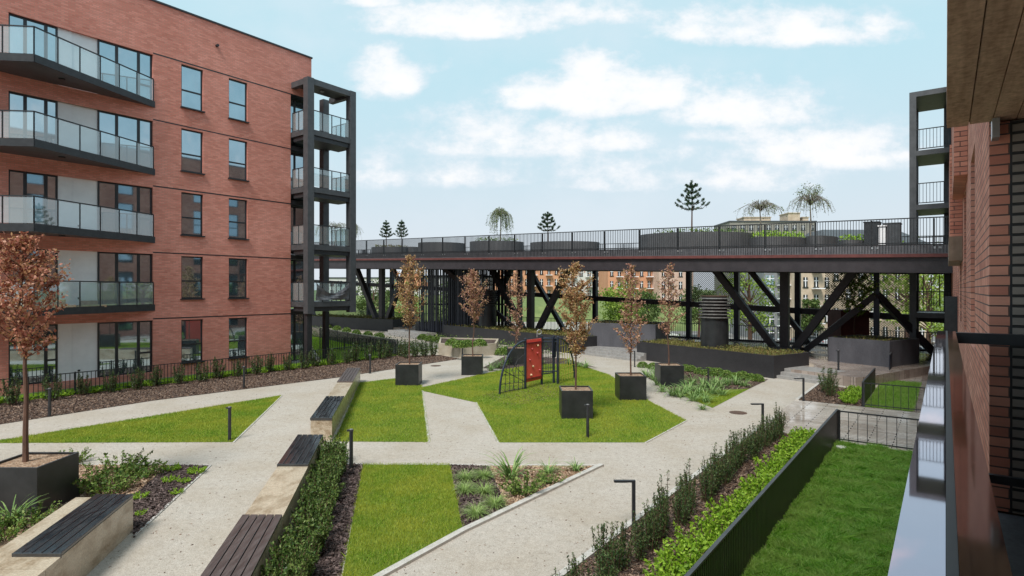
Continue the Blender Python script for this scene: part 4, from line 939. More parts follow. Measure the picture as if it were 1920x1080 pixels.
for i, (f, z) in enumerate([(.35, 1.72), (.72, 1.85), (.7, 1.50), (.4, .95), (.85, .72), (.28, .58), (.2, 1.25)]):
    c_ = pa.lerp(pb, f) + nn_ * .03 + Vector((0, 0, z)); MB().tube(c_, c_ + nn_ * .07, .055, .03, 9).build('climbing_hold', HC[(0, 1, 0, 1, 0, 1, 0)[i]], CF)
# left arch with rope net
def arch(a, b, h, flip=False, n=12):
    pts = []
    for i in range(n + 1):
        s_ = i / n * math.pi / 2; pts.append(a.lerp(b, 1 - math.cos(s_)) + Vector((0, 0, h * math.sin(s_))))
    return pts
ar = arch(P0, P1, 2.12); MB().path(ar, .045, .045, 10).build('arch', DKB, CF)
net = MB(); RP = surf('black_rope', (.03, .03, .035), (.06, .06, .06), 20, .8)
def arch_z(f): return 2.12 * math.sqrt(max(0, 1 - (1 - f) ** 2))
for f in (.2, .38, .55, .72, .88): net.tube(P0.lerp(P1, f) + Vector((0, 0, .05)), P0.lerp(P1, f + .05 * math.sin(f * 9)) + Vector((0, 0, arch_z(f) * .97 * (.55 + .4 * (f < .5)))), .013, n=5)
for z in (.08, .42, .80, 1.15):
    f0 = 1 - math.sqrt(max(0, 1 - (z / 2.12) ** 2)); net.tube(P0.lerp(P1, f0 + .02) + Vector((0, 0, z)), P0.lerp(P1, .99) + Vector((0, 0, max(.06, z - .12 + .1 * math.sin(z * 7)))), .013, n=5)
net.tube(P0.lerp(P1, .12) + Vector((0, 0, 1.0)), P0.lerp(P1, .95) + Vector((0, 0, .35)), .015, n=5).tube(P0.lerp(P1, .3) + Vector((0, 0, 1.45)), P0.lerp(P1, .95) + Vector((0, 0, .6)), .013, n=5)
net.tube(P0.lerp(P1, .5) + Vector((0, 0, .1)), P0.lerp(P1, .7) + Vector((0, 0, 1.5)), .013, n=5); net.path([P0.lerp(P1, .45) + Vector((0, 0, .9)), P0.lerp(P1, .7) + Vector((0, 0, 1.35)), P0.lerp(P1, .98) + Vector((0, 0, 1.55))], .014, n=5)
for f in (.2, .38, .55, .72, .88):
    for z in (.1, .42, .8): net.tube(P0.lerp(P1, f) + Vector((0, 0, z - .02)), P0.lerp(P1, f) + Vector((0, 0, z + .02)), .028, n=6)
net.build('rope_net', RP, CF)
ar = arch(P5, P3, 2.12); MB().path(ar, .045, .045, 10).build('arch', DKB, CF)
net = MB()
for f in (.15, .3, .45, .6, .75, .9): net.tube(P5.lerp(P3, f) + Vector((0, 0, .1)), P5.lerp(P3, f) + Vector((0, 0, 2.1 * math.sqrt(1 - (1 - f) ** 2))), .014, n=5)
for z in (.35, .7, 1.05, 1.4, 1.75): f0 = 1 - math.sqrt(max(0, 1 - (z / 2.12) ** 2)); net.tube(P5.lerp(P3, f0) + Vector((0, 0, z)), P3 + Vector((0, 0, z)), .014, n=5)
net.build('rope_net', surf('yellow_rope', (.45, .38, .06), (.55, .5, .1), 10, .8), CF)
for (a, b, z) in ((P2, P3, 2.12), (P2, P3, 1.98), (P2, P4, 2.14), (P4, P3, 2.05), (P2, P3, .62), (P2, P4, .5)): MB().tube(a + Vector((0, 0, z)), b + Vector((0, 0, z)), .028, n=8).build('crossbar', DKB, CF)
net = MB()
for i in range(1, 7): p = P2.lerp(P4, i / 7); net.tube(p + Vector((0, 0, .5)), p + Vector((0, 0, 2.1)), .013, n=5)
for z in (.75, 1.0, 1.25, 1.5): net.tube(P2 + Vector((0, 0, z)), P4 + Vector((0, 0, z)), .012, n=5)
net.build('rope_net', RP, CF)
pp = P3 + Vector((-.12, 0, 1.75)); MB().beam(P3 + Vector((-.18, -.05, 1.25)), P3 + Vector((-.18, -.05, 2.15)), .28, .05).build('side_panel', DKB, CF)
mbb = MB(); c_ = P2.lerp(P4, -.2) + Vector((0, 0, 2.5)); 
for i in range(12):
    a0, a1 = i / 12 * 6.283, (i + 1) / 12 * 6.283; mbb.tube(c_ + Vector((.10 * math.cos(a0), 0, .10 * math.sin(a0) - .06)), c_ + Vector((.10 * math.cos(a1), 0, .10 * math.sin(a1) - .06)), .018, n=6)
mbb.tube(c_ - Vector((.1, 0, .3)), c_ - Vector((.1, 0, .12)), .02, n=6); mbb.build('ring', GALV, CF)

# ------------------------------------------------------------------ ventilation cylinders
def vent(c_, r, ztop, z0, lab):
    root = thing('ventilation_shaft', lab, 'vent', (c_[0], c_[1], z0)); c_ = Vector((c_[0], c_[1], 0)); zl = ztop - 1.25
    MB().tube(c_ + Vector((0, 0, z0)), c_ + Vector((0, 0, zl)), r * .94, n=40).build('drum', PLANT_M, root)
    MB().tube(c_ + Vector((0, 0, zl)), c_ + Vector((0, 0, ztop)), r * .86, n=32).build('core', STEEL, root)
    lv = MB(); k = 7
    for i in range(k): z = zl + .04 + (ztop - zl) * i / k; lv.tube(c_ + Vector((0, 0, z)), c_ + Vector((0, 0, z + .07)), r * 1.10, r * .98, 40)
    lv.build('louvre_ring', surf('weathered_louvre', (.16, .155, .15), (.30, .29, .28), 5, .35, .6, .1), root)
    MB().tube(c_ + Vector((0, 0, ztop)), c_ + Vector((0, 0, ztop + .05)), r * 1.0, n=40).build('lid', RUST, root)
vent((11.6, 33.6), .80, 3.98, 1.0, 'black ventilation drum with louvred head in the right planter wall')
vent((-2.1, 50.2), .80, 4.25, 1.0, 'black ventilation drum with louvred head in the longest planter wall, farther away')

# ------------------------------------------------------------------ shrubs and plants
def sprig_shrub(seed, nspr, rad, hgt, m, nl, lsz, upl, name='yew_shrub', flare=.35, up=1.2):
    rg = np.random.default_rng(seed); rd = random.Random(seed); r = thing(name, 'x', 'shrub'); st_ = MB(); P = []
    for i in range(nspr):
        a = rd.uniform(0, 6.28); rr_ = rad * math.sqrt(rd.uniform(0, 1)); b = Vector((math.cos(a) * rr_ * .6, math.sin(a) * rr_ * .6, 0)); h = hgt * rd.uniform(.6, 1.05) * (1 - .25 * rr_ / rad)
        e = Vector((math.cos(a) * (rr_ + flare * rad * rd.uniform(.2, 1)), math.sin(a) * (rr_ + flare * rad * rd.uniform(.2, 1)), h)); st_.tube(b, e, .008, .003, 4)
        t = rg.uniform(.12, 1.02, nl)[:, None]; c_ = np.array(b)[None] * (1 - t) + np.array(e)[None] * t; wv = .035 * (1.15 - t * .8)
        P.append(c_ + rg.normal(0, 1, (nl, 3)) * wv * [1, 1, .6])
    P = np.concatenate(P); P[:, 2] = np.maximum(P[:, 2], .01); st_.build('stems', BARKC, r, world=False); MB().tris(leaves(P, lsz, up=up, aspect=.30 if m.name in ('dark_yew_needles', 'evergreen_leaves') else .45, rng=rg)).build('foliage', m, r, world=False); return r
yews = [sprig_shrub(200 + i, 17, .17, .92, L_YEW, 95, .046, 1, flare=.45) for i in range(3)]
for y_ in yews: y_.location = (0, 0, -50)
used = set()
def ordn(i):
    n = i + 1; w = ['first', 'second', 'third', 'fourth', 'fifth', 'sixth', 'seventh', 'eighth', 'ninth', 'tenth']
    return w[n - 1] if n <= 10 else '%d%s' % (n, {1: 'st', 2: 'nd', 3: 'rd'}.get(n % 10, 'th') if n not in (11, 12, 13) else 'th')
def place(protos, i, loc, rz, sc, label, group):
    p = protos[i % len(protos)]
    if id(p) in used: o = dup(p)
    else: o = p; used.add(id(p))
    o.location = loc; o.rotation_euler = (0, 0, rz); o.scale = sc if hasattr(sc, '__len__') else (sc, sc, sc); o['label'] = label
    if group: o['group'] = group
    return o
t = 5.2; i = 0
while t < 19.1:
    place(yews, i, L(t, -4.05 + random.uniform(-.12, .12)), random.uniform(0, 6), (1.0 * random.uniform(.85, 1.15), 1.0, random.uniform(.78, 1.22)), ordn(i) + ' dark yew from the near end of the hedge along the black fence', 'yew shrubs of the right hedge'); t += .46; i += 1
box = [sprig_shrub(300 + i, 32, .27, .36, L_BOX, 36, .068, 1, 'bright_shrub', .9, .5) for i in range(2)]
t = 5.0; i = 0
while t < 18.9:
    place(box, i, L(t, -3.18 + random.uniform(-.1, .1)), random.uniform(0, 6), random.uniform(.8, 1.2), ordn(i) + ' bright green shrub from the near end beside the long black fence', 'bright green shrubs along the black fence'); t += .43; i += 1
for i in range(7): place(box, i, L(25.9 + i * .5, -3.0 + random.uniform(-.1, .1)), i, random.uniform(.85, 1.1), ordn(i) + ' low bright green shrub from the walkway along the short black fence', 'bright green shrubs beyond the walkway')
place(yews, 1, L(27.9, -4.0), 1, (1.9, 1.9, 1.45), 'big dark yew bush in the bed beyond the walkway', None)
place(yews, 2, L(26.9, -3.75), 2, (1.3, 1.3, 1.1), 'medium yew bush just in front of the big yew bush beyond the walkway', None)
# near hedge beside the bench
L_HED = leaf_mat('hedge_leaves', [(.022, .055, .012), (.055, .11, .022), (.11, .18, .04), (.2, .27, .08)], .45, .2)
hed = [sprig_shrub(230 + i, 30, .27, .74, L_HED, 70, .052, 1, 'hedge_shrub', .55, .9) for i in range(3)]
for i in range(24):
    f = i / 23; y_ = 5.6 + f * 9.3; x_ = fR(y_) + .65 + .38 + random.uniform(-.1, .1)
    place(hed, i, (x_, y_, 0), random.uniform(0, 6), (1.05, 1.05, random.uniform(.9, 1.15) * (1.0)), ordn(i) + ' dark shrub from the near end of the hedge beside the near bench', 'shrubs of the hedge beside the near bench')
# shrubs in front of left fence
L_EVG = leaf_mat('evergreen_leaves', [(.012, .03, .012), (.03, .06, .02), (.06, .11, .03), (.12, .17, .05)], .4, .15)
shr = [sprig_shrub(400 + i, 20, .19, .92, L_EVG, 52, .07, 1, 'upright_shrub', .5, .6) for i in range(2)]
for i, px in enumerate([-30, 22, 95, 158, 206, 252, 295, 335, 375, 412, 444, 476, 508, 538, 566, 594, 620, 645, 668, 690, 712, 732, 750]):
    tt = tpx(px, -28.55); place(shr, i, L(tt, -28.5 + .2 * ((i * 7) % 3 - 1)), i, random.uniform(1.05, 1.35) * (1 + .012 * max(0, tt - 15)), ordn(i) + ' dark evergreen from the left in the row before the left bar fence', 'evergreen shrubs before the left fence')
lows = [sprig_shrub(450, 22, .25, .30, L_BOX, 26, .085, 1, 'low_plant', .9, .5)]
for i in range(26):
    place(lows, i, L(5.5 + i * .78 + random.uniform(-.15, .15), -28.95 + random.uniform(-.2, .2)), i, random.uniform(.6, 1.1), ordn(i) + ' low green plant from the left at the foot of the left bar fence', 'low green plants along the left fence')
# arching tufts
def tuft(seed, n, ln, wd, m, name, arch_=.8, seg=5, spread=.12, cat='plant'):
    rg = random.Random(seed); mbt_ = MB(); A = []
    for i in range(n):
        a = rg.uniform(0, 6.283); d = Vector((math.cos(a), math.sin(a), 0)); s_ = Vector((-d.y, d.x, 0)); l = ln * rg.uniform(.6, 1.15); el = rg.uniform(.7, 1.5); b = d * rg.uniform(0, spread); w = wd * rg.uniform(.7, 1.2); prev = None; p = b.copy(); ang = el
        pts = [p.copy()]
        for k in range(seg): p = p + (d * math.cos(ang) + Vector((0, 0, 1)) * math.sin(ang)) * l / seg; ang -= arch_ * rg.uniform(.2, .55); pts.append(Vector((p.x, p.y, max(.01, p.z))))
        for k in range(seg):
            w0 = w * (1 - (k / seg) ** 2 * .7); w1 = w * (1 - ((k + 1) / seg) ** 2 * .85) 
            mbt_.quad(pts[k] - s_ * w0 / 2, pts[k] + s_ * w0 / 2, pts[k + 1] + s_ * w1 / 2, pts[k + 1] - s_ * w1 / 2)
    o = mbt_.build(name, m); o['category'] = cat; return o
tufts = [tuft(500 + i, 240, .36, .009, L_TUF, 'grass_tuft', .9) for i in range(2)]
for i, (px, py) in enumerate([(873, 900), (908, 897), (872, 924), (907, 926), (893, 968), (928, 950)]):
    place(tufts, i, G(px, py), i, .95, 'pale arching grass tuft, %s in the dark mulch right of the striped lawn' % ['back left', 'back right', 'middle left', 'middle right', 'front left', 'front right'][i], 'pale grass tufts in the dark mulch bed')
lil = [tuft(520 + i, 46, .62, .034, L_GRY, 'strap_leaf_plant', .75) for i in range(3)]
for i, (px, py, sc, lb) in enumerate([(958, 898, 1.35, 'tallest strap-leaved plant in the pointed bark bed'), (1028, 890, .75, 'small strap-leaved plant in the middle of the pointed bark bed'), (1080, 884, .65, 'small strap-leaved plant near the tip of the pointed bark bed'), (20, 985, 1.0, 'grey-green strap-leaved plant beside the bench wall at the left edge')]):
    place(lil, i, G(px, py), i, sc, lb, None)
bsh = [sprig_shrub(540 + i, 34, .33, .42, L_SHR, 32, .06, 1, 'leafy_shrub', 1.0, .5) for i in range(3)]
for i, (px, py, sc, lb) in enumerate([(985, 925, 1.1, 'spreading green shrub at the lower corner of the pointed bark bed'), (1030, 905, .7, 'low green shrub in the pointed bark bed under the kerb'), (150, 922, 1.3, 'dark leafy shrub right beside the big planter corner'), (205, 925, 1.2, 'green shrub in the bark bed between planter and board seat'),
                                      (222, 893, 1.35, 'tall loose shrub at the back of the left bark bed'), (275, 893, 1.0, 'loose branching shrub at the right of the left bark bed'), (55, 985, .9, 'yellow-green bush at the left edge between planter and bench'), (8, 1010, 1.2, 'low leafy bush at the left picture edge'), (135, 870, .9, 'small shrub peeping out behind the big planter')]):
    place(bsh, i, G(px, py), i * 1.1, sc, lb, None)
for i, (px, py, sc) in enumerate([(262, 935, .6), (265, 965, .4), (318, 903, .6), (323, 882, .7), (331, 926, .5), (345, 905, .5), (368, 888, .75)]):
    place(lows, i, G(px, py), i, sc * .8, 'small bright green plant, ' + ordn(i) + ' counted from the left bark bed, in the dark mulch strip', 'small plants in the dark mulch strip')
# plants beyond the lawn
for i, (px, py, sc) in enumerate(sorted([(1212, 707, 1), (1225, 712, .9), (1243, 735, .8), (1275, 720, .9), (1292, 733, 1), (1310, 742, 1.1), (1322, 755, .9), (1298, 722, 1), (1335, 738, 1), (1350, 728, 1), (1365, 722, 1), (1380, 722, .9), (1234, 722, 1), (1252, 716, 1), (1262, 742, 1), (1286, 738, 1), (1300, 752, .9), (1318, 730, 1), (1342, 722, 1), (1230, 702, .9), (1256, 702, .9), (1318, 768, .6), (1355, 742, .8), (1395, 725, .8), (920, 695, .9), (934, 690, 1), (948, 684, 1), (962, 682, .9), (1085, 688, .8), (1098, 691, .9), (1066, 684, .8), (1015, 684, .8), (1275, 745, 1), (1330, 727, .9)])):
    place(lil, i + 1, G(px, py), i * .7, sc * 1.15, 'grey-green strap-leaved plant beyond the angular lawn, ' + ordn(i) + ' of them from the left', 'strap-leaved plants beyond the angular lawn')
ball = []
for s_ in range(2):
    rg = np.random.default_rng(600 + s_); n = 1500; d = rg.normal(size=(n, 3)); d /= np.linalg.norm(d, axis=1)[:, None]; d[:, 2] = np.abs(d[:, 2]) * .95
    P = d * (.30 * rg.uniform(.8, 1.06, n)[:, None]); P[:, 2] += .04; r = thing('round_shrub', 'x', 'shrub'); MB().tris(leaves(P, .055, up=.3, rng=rg)).build('foliage', L_SHR, r, world=False)
    MB().tube((0, 0, 0), (0, 0, .2), .02, .01, 6).build('stems', BARKC, r, world=False); ball.append(r)
for i, (px, py) in enumerate(sorted([(1205, 690), (1225, 693), (1295, 698), (1312, 702), (1345, 706), (1362, 709), (1378, 712), (1392, 713), (1408, 714), (1420, 716), (1285, 695), (1330, 705)])):
    place(ball, i, G(px, py - 1), i, random.uniform(.9, 1.25), 'clipped round green shrub, ' + ordn(i) + ' from the left at the foot of the right planter wall', 'round shrubs before the right planter wall')
for i, (px, py) in enumerate(sorted([(940, 663), (952, 660), (965, 664), (792, 634), (806, 637), (818, 640), (832, 642), (848, 646), (862, 650), (876, 649), (900, 647), (596, 607), (614, 612), (632, 616), (650, 620), (668, 625), (690, 628), (712, 631)])):
    place(ball, i, G(px, py + 3, .74 if 845 < px < 905 else 0), i, 1.5, 'round grey-green shrub, ' + ordn(i) + ' from the left in the far planting', 'round shrubs in the far planting')
foliage_patch(fix([G(785, 634), G(870, 642), G(1000, 657), G(1060, 668), G(940, 655), G(800, 640)]), 0, .75, 110, .11, L_SHR, 'mixed green planting in front of the longest black planter wall')
foliage_patch(fix([G(540, 618), G(640, 630), G(735, 646), G(735, 655), G(640, 640), G(540, 625)]), .1, .9, 90, .13, L_SHR, 'green planting along the pale wall behind the second bar fence')
foliage_patch(fix([G(690, 650), G(760, 650), G(825, 662), G(800, 668), G(745, 664)]), 0, 1.1, 130, .10, L_YEW, 'dark clump of shrubs where the two bar fences meet')
for i, (px, py) in enumerate([(760, 672), (778, 670), (796, 669), (812, 668)]): place(shr, i, G(px, py), i, 1.35, 'dark evergreen shrub, ' + ordn(i) + ' from the fence corner towards the pale planter', 'evergreen shrubs by the fence corner')
x, y = scatter(fix([G(900, 742), G(960, 722), G(1030, 718), G(1090, 722), G(1060, 745), G(960, 765)]), 130); P = np.stack([x, y, np.full(len(x), .05)], 1); tag(MB().tris(leaves(P, .035, up=-.2)).build('leaf_litter', CH_B), 'fallen brown leaves on the lawn round the climbing frame', 'leaf litter', None, 'stuff')
# manhole covers and small ground things
for i, (px, py, lb) in enumerate([(1384, 774, 'on the gravel beside the angular lawn'), (817, 686, 'on the far gravel path')]):
    g = G(px, py); single('manhole_cover', MB().tube(g, g + Vector((0, 0, .012)), .30, n=28).tube(g + Vector((0, 0, .012)), g + Vector((0, 0, .018)), .24, n=24), RUST, 'rusty round manhole cover ' + lb, 'manhole cover', g)
g = G(1577, 845); single('cover_plate', MB().tube(g + Vector((0, 0, .02)), g + Vector((0, 0, .12)), .13, .12, n=20), WHITE, 'small white round cover in the private lawn', 'cover', g)

# ------------------------------------------------------------------ roof garden on the footbridge
DECKP = surf('roof_planter_wall', (.055, .055, .06), (.10, .10, .105), 1.5, .65, 0, .2, .005, fine=24, stretch=(1, 1, .4))
def deck_planter(s, w, rs, rw, h, lab, n=28):
    h *= .88; c_ = BP(s, w); root = thing('deck_planter', lab, 'planter', c_); o = MB(); I = []; O = []
    for i in range(n):
        a = i / n * 6.2832; O.append(BP(s + rs * math.cos(a), w + rw * math.sin(a), 0)); I.append(BP(s + (rs - .08) * math.cos(a), w + (rw - .08) * math.sin(a), 0))
    up = Vector((0, 0, h))
    for i in range(n):
        j = (i + 1) % n; o.hexa([O[i], O[j], I[j], I[i]], [O[i] + up, O[j] + up, I[j] + up, I[i] + up])
    o.build('wall', DECKP, root); MB().quad(*[p + up - Vector((0, 0, .06)) for p in I]).build('soil', MULCH, root); return root
def dpl(px0, px1, w, h, lab, rw=2.0):
    s0, s1 = spx(px0, w), spx(px1, w); deck_planter((s0 + s1) / 2, w, (s1 - s0) / 2, rw, h, lab); return (s0 + s1) / 2
dpl(705, 760, 5, 1.0, 'far left rounded planter on the footbridge under two small pines', 1.6); dpl(738, 788, 6.5, 1.1, 'second rounded planter from the left on the footbridge', 1.5)
dpl(795, 863, 5, 1.3, 'empty round planter on the footbridge left of the weeping tree'); dpl(890, 975, 5, 1.25, 'round planter on the footbridge holding a weeping tree')
dpl(1000, 1120, 6, 1.1, 'low long planter on the footbridge under a small pine'); dpl(1205, 1412, 4.2, 1.25, 'largest curved planter on the footbridge under the tall pine', 2.8)
dpl(1408, 1512, 4.6, .85, 'curved planter with yellow-green plants under the two bare weeping trees', 2.2); dpl(1512, 1570, 5.5, .95, 'dark planter right of the yellow-green plants on the footbridge', 1.6)
dpl(1572, 1625, 3.5, .5, 'lowest planter on the footbridge near the right tower', 1.1)
def dpatch(px0, px1, w, rw, z, hh, dens, sz, m, lab):
    s0, s1 = spx(px0, w), spx(px1, w); n = int((s1 - s0) * rw * 2 * dens); s_ = RNG.uniform(-1, 1, n); t_2 = RNG.uniform(-1, 1, n); k = s_ ** 2 + t_2 ** 2 < 1; s_ = s_[k]; t_2 = t_2[k]
    P = np.array([np.array(BP((s0 + s1) / 2 + a * (s1 - s0) / 2, w + b * rw, z * .88 + random.random() * hh)) for a, b in zip(s_, t_2)]); tag(MB().tris(leaves(P, sz, up=.5)).build('ground_cover', m), lab, 'plants', None, 'stuff')
dpatch(1412, 1508, 4.6, 2.0, .8, .45, 110, .14, L_BOX, 'yellow-green plants in the curved planter on the footbridge'); dpatch(1574, 1624, 3.5, 1.0, .45, .4, 110, .13, L_BOX, 'yellow-green plants in the lowest footbridge planter')
dpatch(1230, 1400, 4.2, 2.4, 1.2, .35, 40, .14, L_SHR, 'low green plants in the largest curved planter on the footbridge'); dpatch(900, 966, 5, 1.7, 1.2, .4, 50, .13, L_SHR, 'low plants round the weeping tree on the footbridge'); dpatch(710, 757, 5, 1.4, .95, .3, 50, .14, L_SED, 'dry plants in the far left footbridge planter')
for i, (px, h, wd, lb) in enumerate([(1636, 1.35, .7, 'tall dark box on the footbridge near the right tower'), (1673, 1.25, .75, 'grey cabinet on the footbridge beside the right tower')]):
    s_ = spx(px, 3); mbq = MB(); bbox(mbq, s_ - wd / 2, s_ + wd / 2, 2.6, 3.4, 0, h); bbox(mbq, s_ - wd / 2 - .03, s_ + wd / 2 + .03, 2.57, 3.43, h, h + .05); single('cabinet', mbq, METAL if i == 0 else METAL_L, lb, 'cabinet', BP(s_, 3))
s_ = spx(1655, 2.6); mbq = MB(); bbox(mbq, s_ - .15, s_ + .15, 2.4, 2.7, 0, 1.1); bbox(mbq, s_ - .2, s_ + .2, 2.35, 2.75, 1.1, 1.16); single('info_post', mbq, WHITE, 'narrow white post between the dark box and the grey cabinet', 'post', BP(s_, 2.6))

def make_pine(seed, h, wd, base=.45):
    rd = random.Random(seed); rg = np.random.default_rng(seed); r = thing('pine_tree', 'x', 'tree'); tr = MB().path([Vector((0, 0, 0)), Vector((.02, 0, h * .5)), Vector((0, .01, h * .97))], .06, .02, 8); T = []
    lv = 5
    for i in range(lv):
        z = h * (base + (1 - base) * i / lv); ln = wd * .5 * (1 - i / lv * .8)
        for k in range(6):
            a = k * 1.047 + i * .5 + rd.uniform(-.2, .2); d = Vector((math.cos(a), math.sin(a), 0)); l = ln * rd.uniform(.75, 1.1)
            p1 = Vector((0, 0, z)) + d * l * .6 + Vector((0, 0, .05 * l)); p2 = Vector((0, 0, z)) + d * l + Vector((0, 0, .38 * l)); tr.path([Vector((0, 0, z)), p1, p2], .02, .01, 5)
            n = 75; t = rg.uniform(.45, 1.0, n)[:, None]; c_ = np.array(p1)[None] * (1 - t) + np.array(p2)[None] * t; T.append(c_ + rg.normal(0, .035, (n, 3)))
            n = 40; t = rg.uniform(.2, 1.0, n)[:, None]; c_ = np.array((0, 0, z))[None] * (1 - t) + np.array(p1)[None] * t; T.append(c_ + rg.normal(0, .035, (n, 3)))
    n = 120; T.append(np.stack([rg.normal(0, .04, n), rg.normal(0, .04, n), rg.uniform(h * .85, h * 1.02, n)], 1))
    tr.build('trunk', BARKC, r, world=False); MB().tris(leaves(np.concatenate(T), .16, up=.9, aspect=.2, rng=rg)).build('crown', L_PIN, r, world=False); return r
def make_weep(seed, h, wd, nl, m, twigs=46, droop=1.0, up_ext=0.0):
    rd = random.Random(seed); rg = np.random.default_rng(seed); r = thing('weeping_tree', 'x', 'tree'); tr = MB().path([Vector((0, 0, 0)), Vector((.04, 0, h * .4)), Vector((0, .03, h * .82))], .06, .03, 8); P = []
    for i in range(twigs):
        a = rd.uniform(0, 6.283); d = Vector((math.cos(a), math.sin(a), 0)); R_ = wd * .5 * rd.uniform(.35, 1.0); top = h * (.98 if R_ < wd * .3 else .92) * rd.uniform(.93, 1.03)
        b = Vector((0, 0, h * rd.uniform(.72, .84))); p1 = d * R_ * .5 + Vector((0, 0, top)); p2 = d * R_ * .92 + Vector((0, 0, top - .12 * h)); p3 = d * R_ * 1.05 + Vector((rd.uniform(-.1, .1), rd.uniform(-.1, .1), top - droop * h * rd.uniform(.25, .55)))
        tr.path([b, p1, p2, p3], .016, .005, 4)
        for (s0, s1, k) in ((p1, p2, .3), (p2, p3, .7)):
            n = int(nl / twigs * k); t = rg.uniform(0, 1, n)[:, None]; P.append(np.array(s0)[None] * (1 - t) + np.array(s1)[None] * t + rg.normal(0, .05, (n, 3)))
        if up_ext and rd.random() < .4:
            q = p1 + Vector((rd.uniform(-.5, .3), rd.uniform(-.3, .3), up_ext * rd.uniform(.3, 1))); tr.path([p1, (p1 + q) / 2 + Vector((.1, 0, 0)), q], .01, .004, 4); n = 14; t = rg.uniform(.3, 1, n)[:, None]; P.append(np.array(p1)[None] * (1 - t) + np.array(q)[None] * t + rg.normal(0, .08, (n, 3)))
    tr.build('trunk', BARKG, r, world=False); MB().tris(leaves(np.concatenate(P), .10, up=-.3, aspect=.4, rng=rg)).build('crown', m, r, world=False); return r
def deck_tree(kind, px, topy, wpx, w, z0, lab, seed, **kw):
    s_ = spx(px, w); b = BP(s_, w, z0); h = zat(topy, b.y) - b.z; wd = wpx * b.y / F
    o = make_pine(seed, h, wd, **kw) if kind == 'p' else make_weep(seed, h, wd, **kw); o.location = b; o['label'] = lab; o['group'] = 'pines on the footbridge' if kind == 'p' else 'weeping trees on the footbridge'; return o
deck_tree('p', 1297, 340, 62, 4.2, 1.1, 'tallest pine on the footbridge, above the largest curved planter', 1, base=.48); deck_tree('p', 1027, 398, 44, 6, 1.0, 'pine in the middle of the footbridge, right of the leafy weeping tree', 2, base=.4)
deck_tree('p', 724, 414, 26, 5, .9, 'leftmost small pine on the footbridge', 3, base=.4); deck_tree('p', 753, 413, 30, 6.5, 1.0, 'small pine second from the left on the footbridge', 4, base=.4)
deck_tree('w', 938, 390, 52, 5, 1.1, 'leafy weeping tree in the round planter in the middle of the footbridge', 5, nl=3600, m=L_WIL, droop=1.3, twigs=60)
deck_tree('w', 1425, 376, 92, 4.6, .7, 'nearly bare weeping tree, left one of the pair above the yellow-green plants', 6, nl=600, m=L_WIL, twigs=70, droop=.7)
deck_tree('w', 1519, 362, 84, 5.5, .8, 'nearly bare weeping tree, right one of the pair, with twigs rising above', 7, nl=600, m=L_WIL, twigs=70, droop=.8, up_ext=.7)
deck_tree('w', 628, 416, 74, 7, .9, 'weeping tree seen through the balcony tower', 8, nl=1500, m=L_WIL)
deck_tree('w', 664, 418, 30, 8, .9, 'weeping tree just right of the balcony tower', 9, nl=900, m=L_WIL)

# small green tree in the concrete planter M and its rusty box
g = at(1602, 36, 1.7); tM = make_tree(71, zat(508, 36) - 1.7, .9, 3.0, 2400, .11, L_TRE, 'young_tree'); tM.location = g; tM['label'] = 'small fresh green tree in the large dark concrete planter under the footbridge'
g = at(1590, 38); single('rusty_box', MB().box(g.x - .9, g.x + .9, g.y - .8, g.y + .8, .45, 3.0).box(g.x - .95, g.x + .95, g.y - .85, g.y + .85, 3.0, 3.06), STEEL_R, 'oxide-red steel box behind the small green tree under the footbridge', 'box', (g.x, g.y, .45))
# tree behind glimpsed at left and rounded trees at street level
def make_broad(seed, h, wd, nl, lsz, m, cb=.25):
    rd = random.Random(seed); rg = np.random.default_rng(seed); r = thing('broadleaf_tree', 'x', 'tree'); tr = MB().path([Vector((0, 0, 0)), Vector((.1, 0, h * .3)), Vector((0, .1, h * .8))], h * .03, h * .008, 8); P = []
    for i in range(34):
        a = rd.uniform(0, 6.283); z = h * rd.uniform(cb, .95); rel = (z / h - cb) / (1 - cb); R_ = wd * .5 * math.sqrt(max(.05, 1 - (2 * rel - .8) ** 2 / 1.5)) * rd.uniform(.55, 1.0)
        c_ = Vector((math.cos(a) * R_, math.sin(a) * R_, z)); tr.tube(Vector((0, 0, z * .75)), c_, h * .006, h * .002, 4); n = int(nl / 34); rr_ = wd * rd.uniform(.08, .15)
        P.append(np.array(c_)[None] + rg.normal(0, 1, (n, 3)) * rr_ * [1, 1, .7])
    tr.build('trunk', BARKC, r, world=False); MB().tris(leaves(np.concatenate(P), lsz, rng=rg)).build('crown', m, r, world=False); return r
L_FAR = leaf_mat('street_tree_leaves', [(.13, .20, .03), (.22, .32, .045), (.34, .44, .08)], .6, .35); L_FAR2 = leaf_mat('darker_tree_leaves', [(.05, .09, .02), (.09, .14, .035), (.14, .2, .05)], .6, .3)
for i, (px, Y, topy, wpx, m, lb) in enumerate([(1405, 66, 478, 80, L_FAR, 'yellow-green tree seen under the footbridge between the steel posts'), (1160, 85, 528, 60, L_FAR, 'yellow-green street tree in front of the orange buildings'), (1700, 75, 460, 130, L_FAR, 'big bright tree behind the perforated screen on the right'),
     (1740, 60, 490, 90, L_FAR, 'bright tree behind the slats beside the right tower'), (855, 80, 530, 60, L_FAR2, 'dark tree behind the slatted stair cage'), (700, 95, 522, 70, L_FAR2, 'dark green tree far behind the left strut pair'), (1310, 95, 535, 60, L_FAR2, 'dark tree behind the left perforated screen'), (1215, 100, 545, 50, L_FAR2, 'small dark tree right of the yellow-green street tree'), (760, 110, 528, 50, L_FAR, 'light tree near the tiled house'), (1520, 84, 560, 36, L_FAR2, 'small tree before the beige tenement')]):
    b = at(px, Y, -3.5); h = zat(topy, Y) + 3.5; t = make_broad(800 + i, h, wpx * Y / F, 3200, .35 if Y > 70 else .28, m, .3); t.location = b; t['label'] = lb; t['group'] = 'street trees beyond the footbridge'

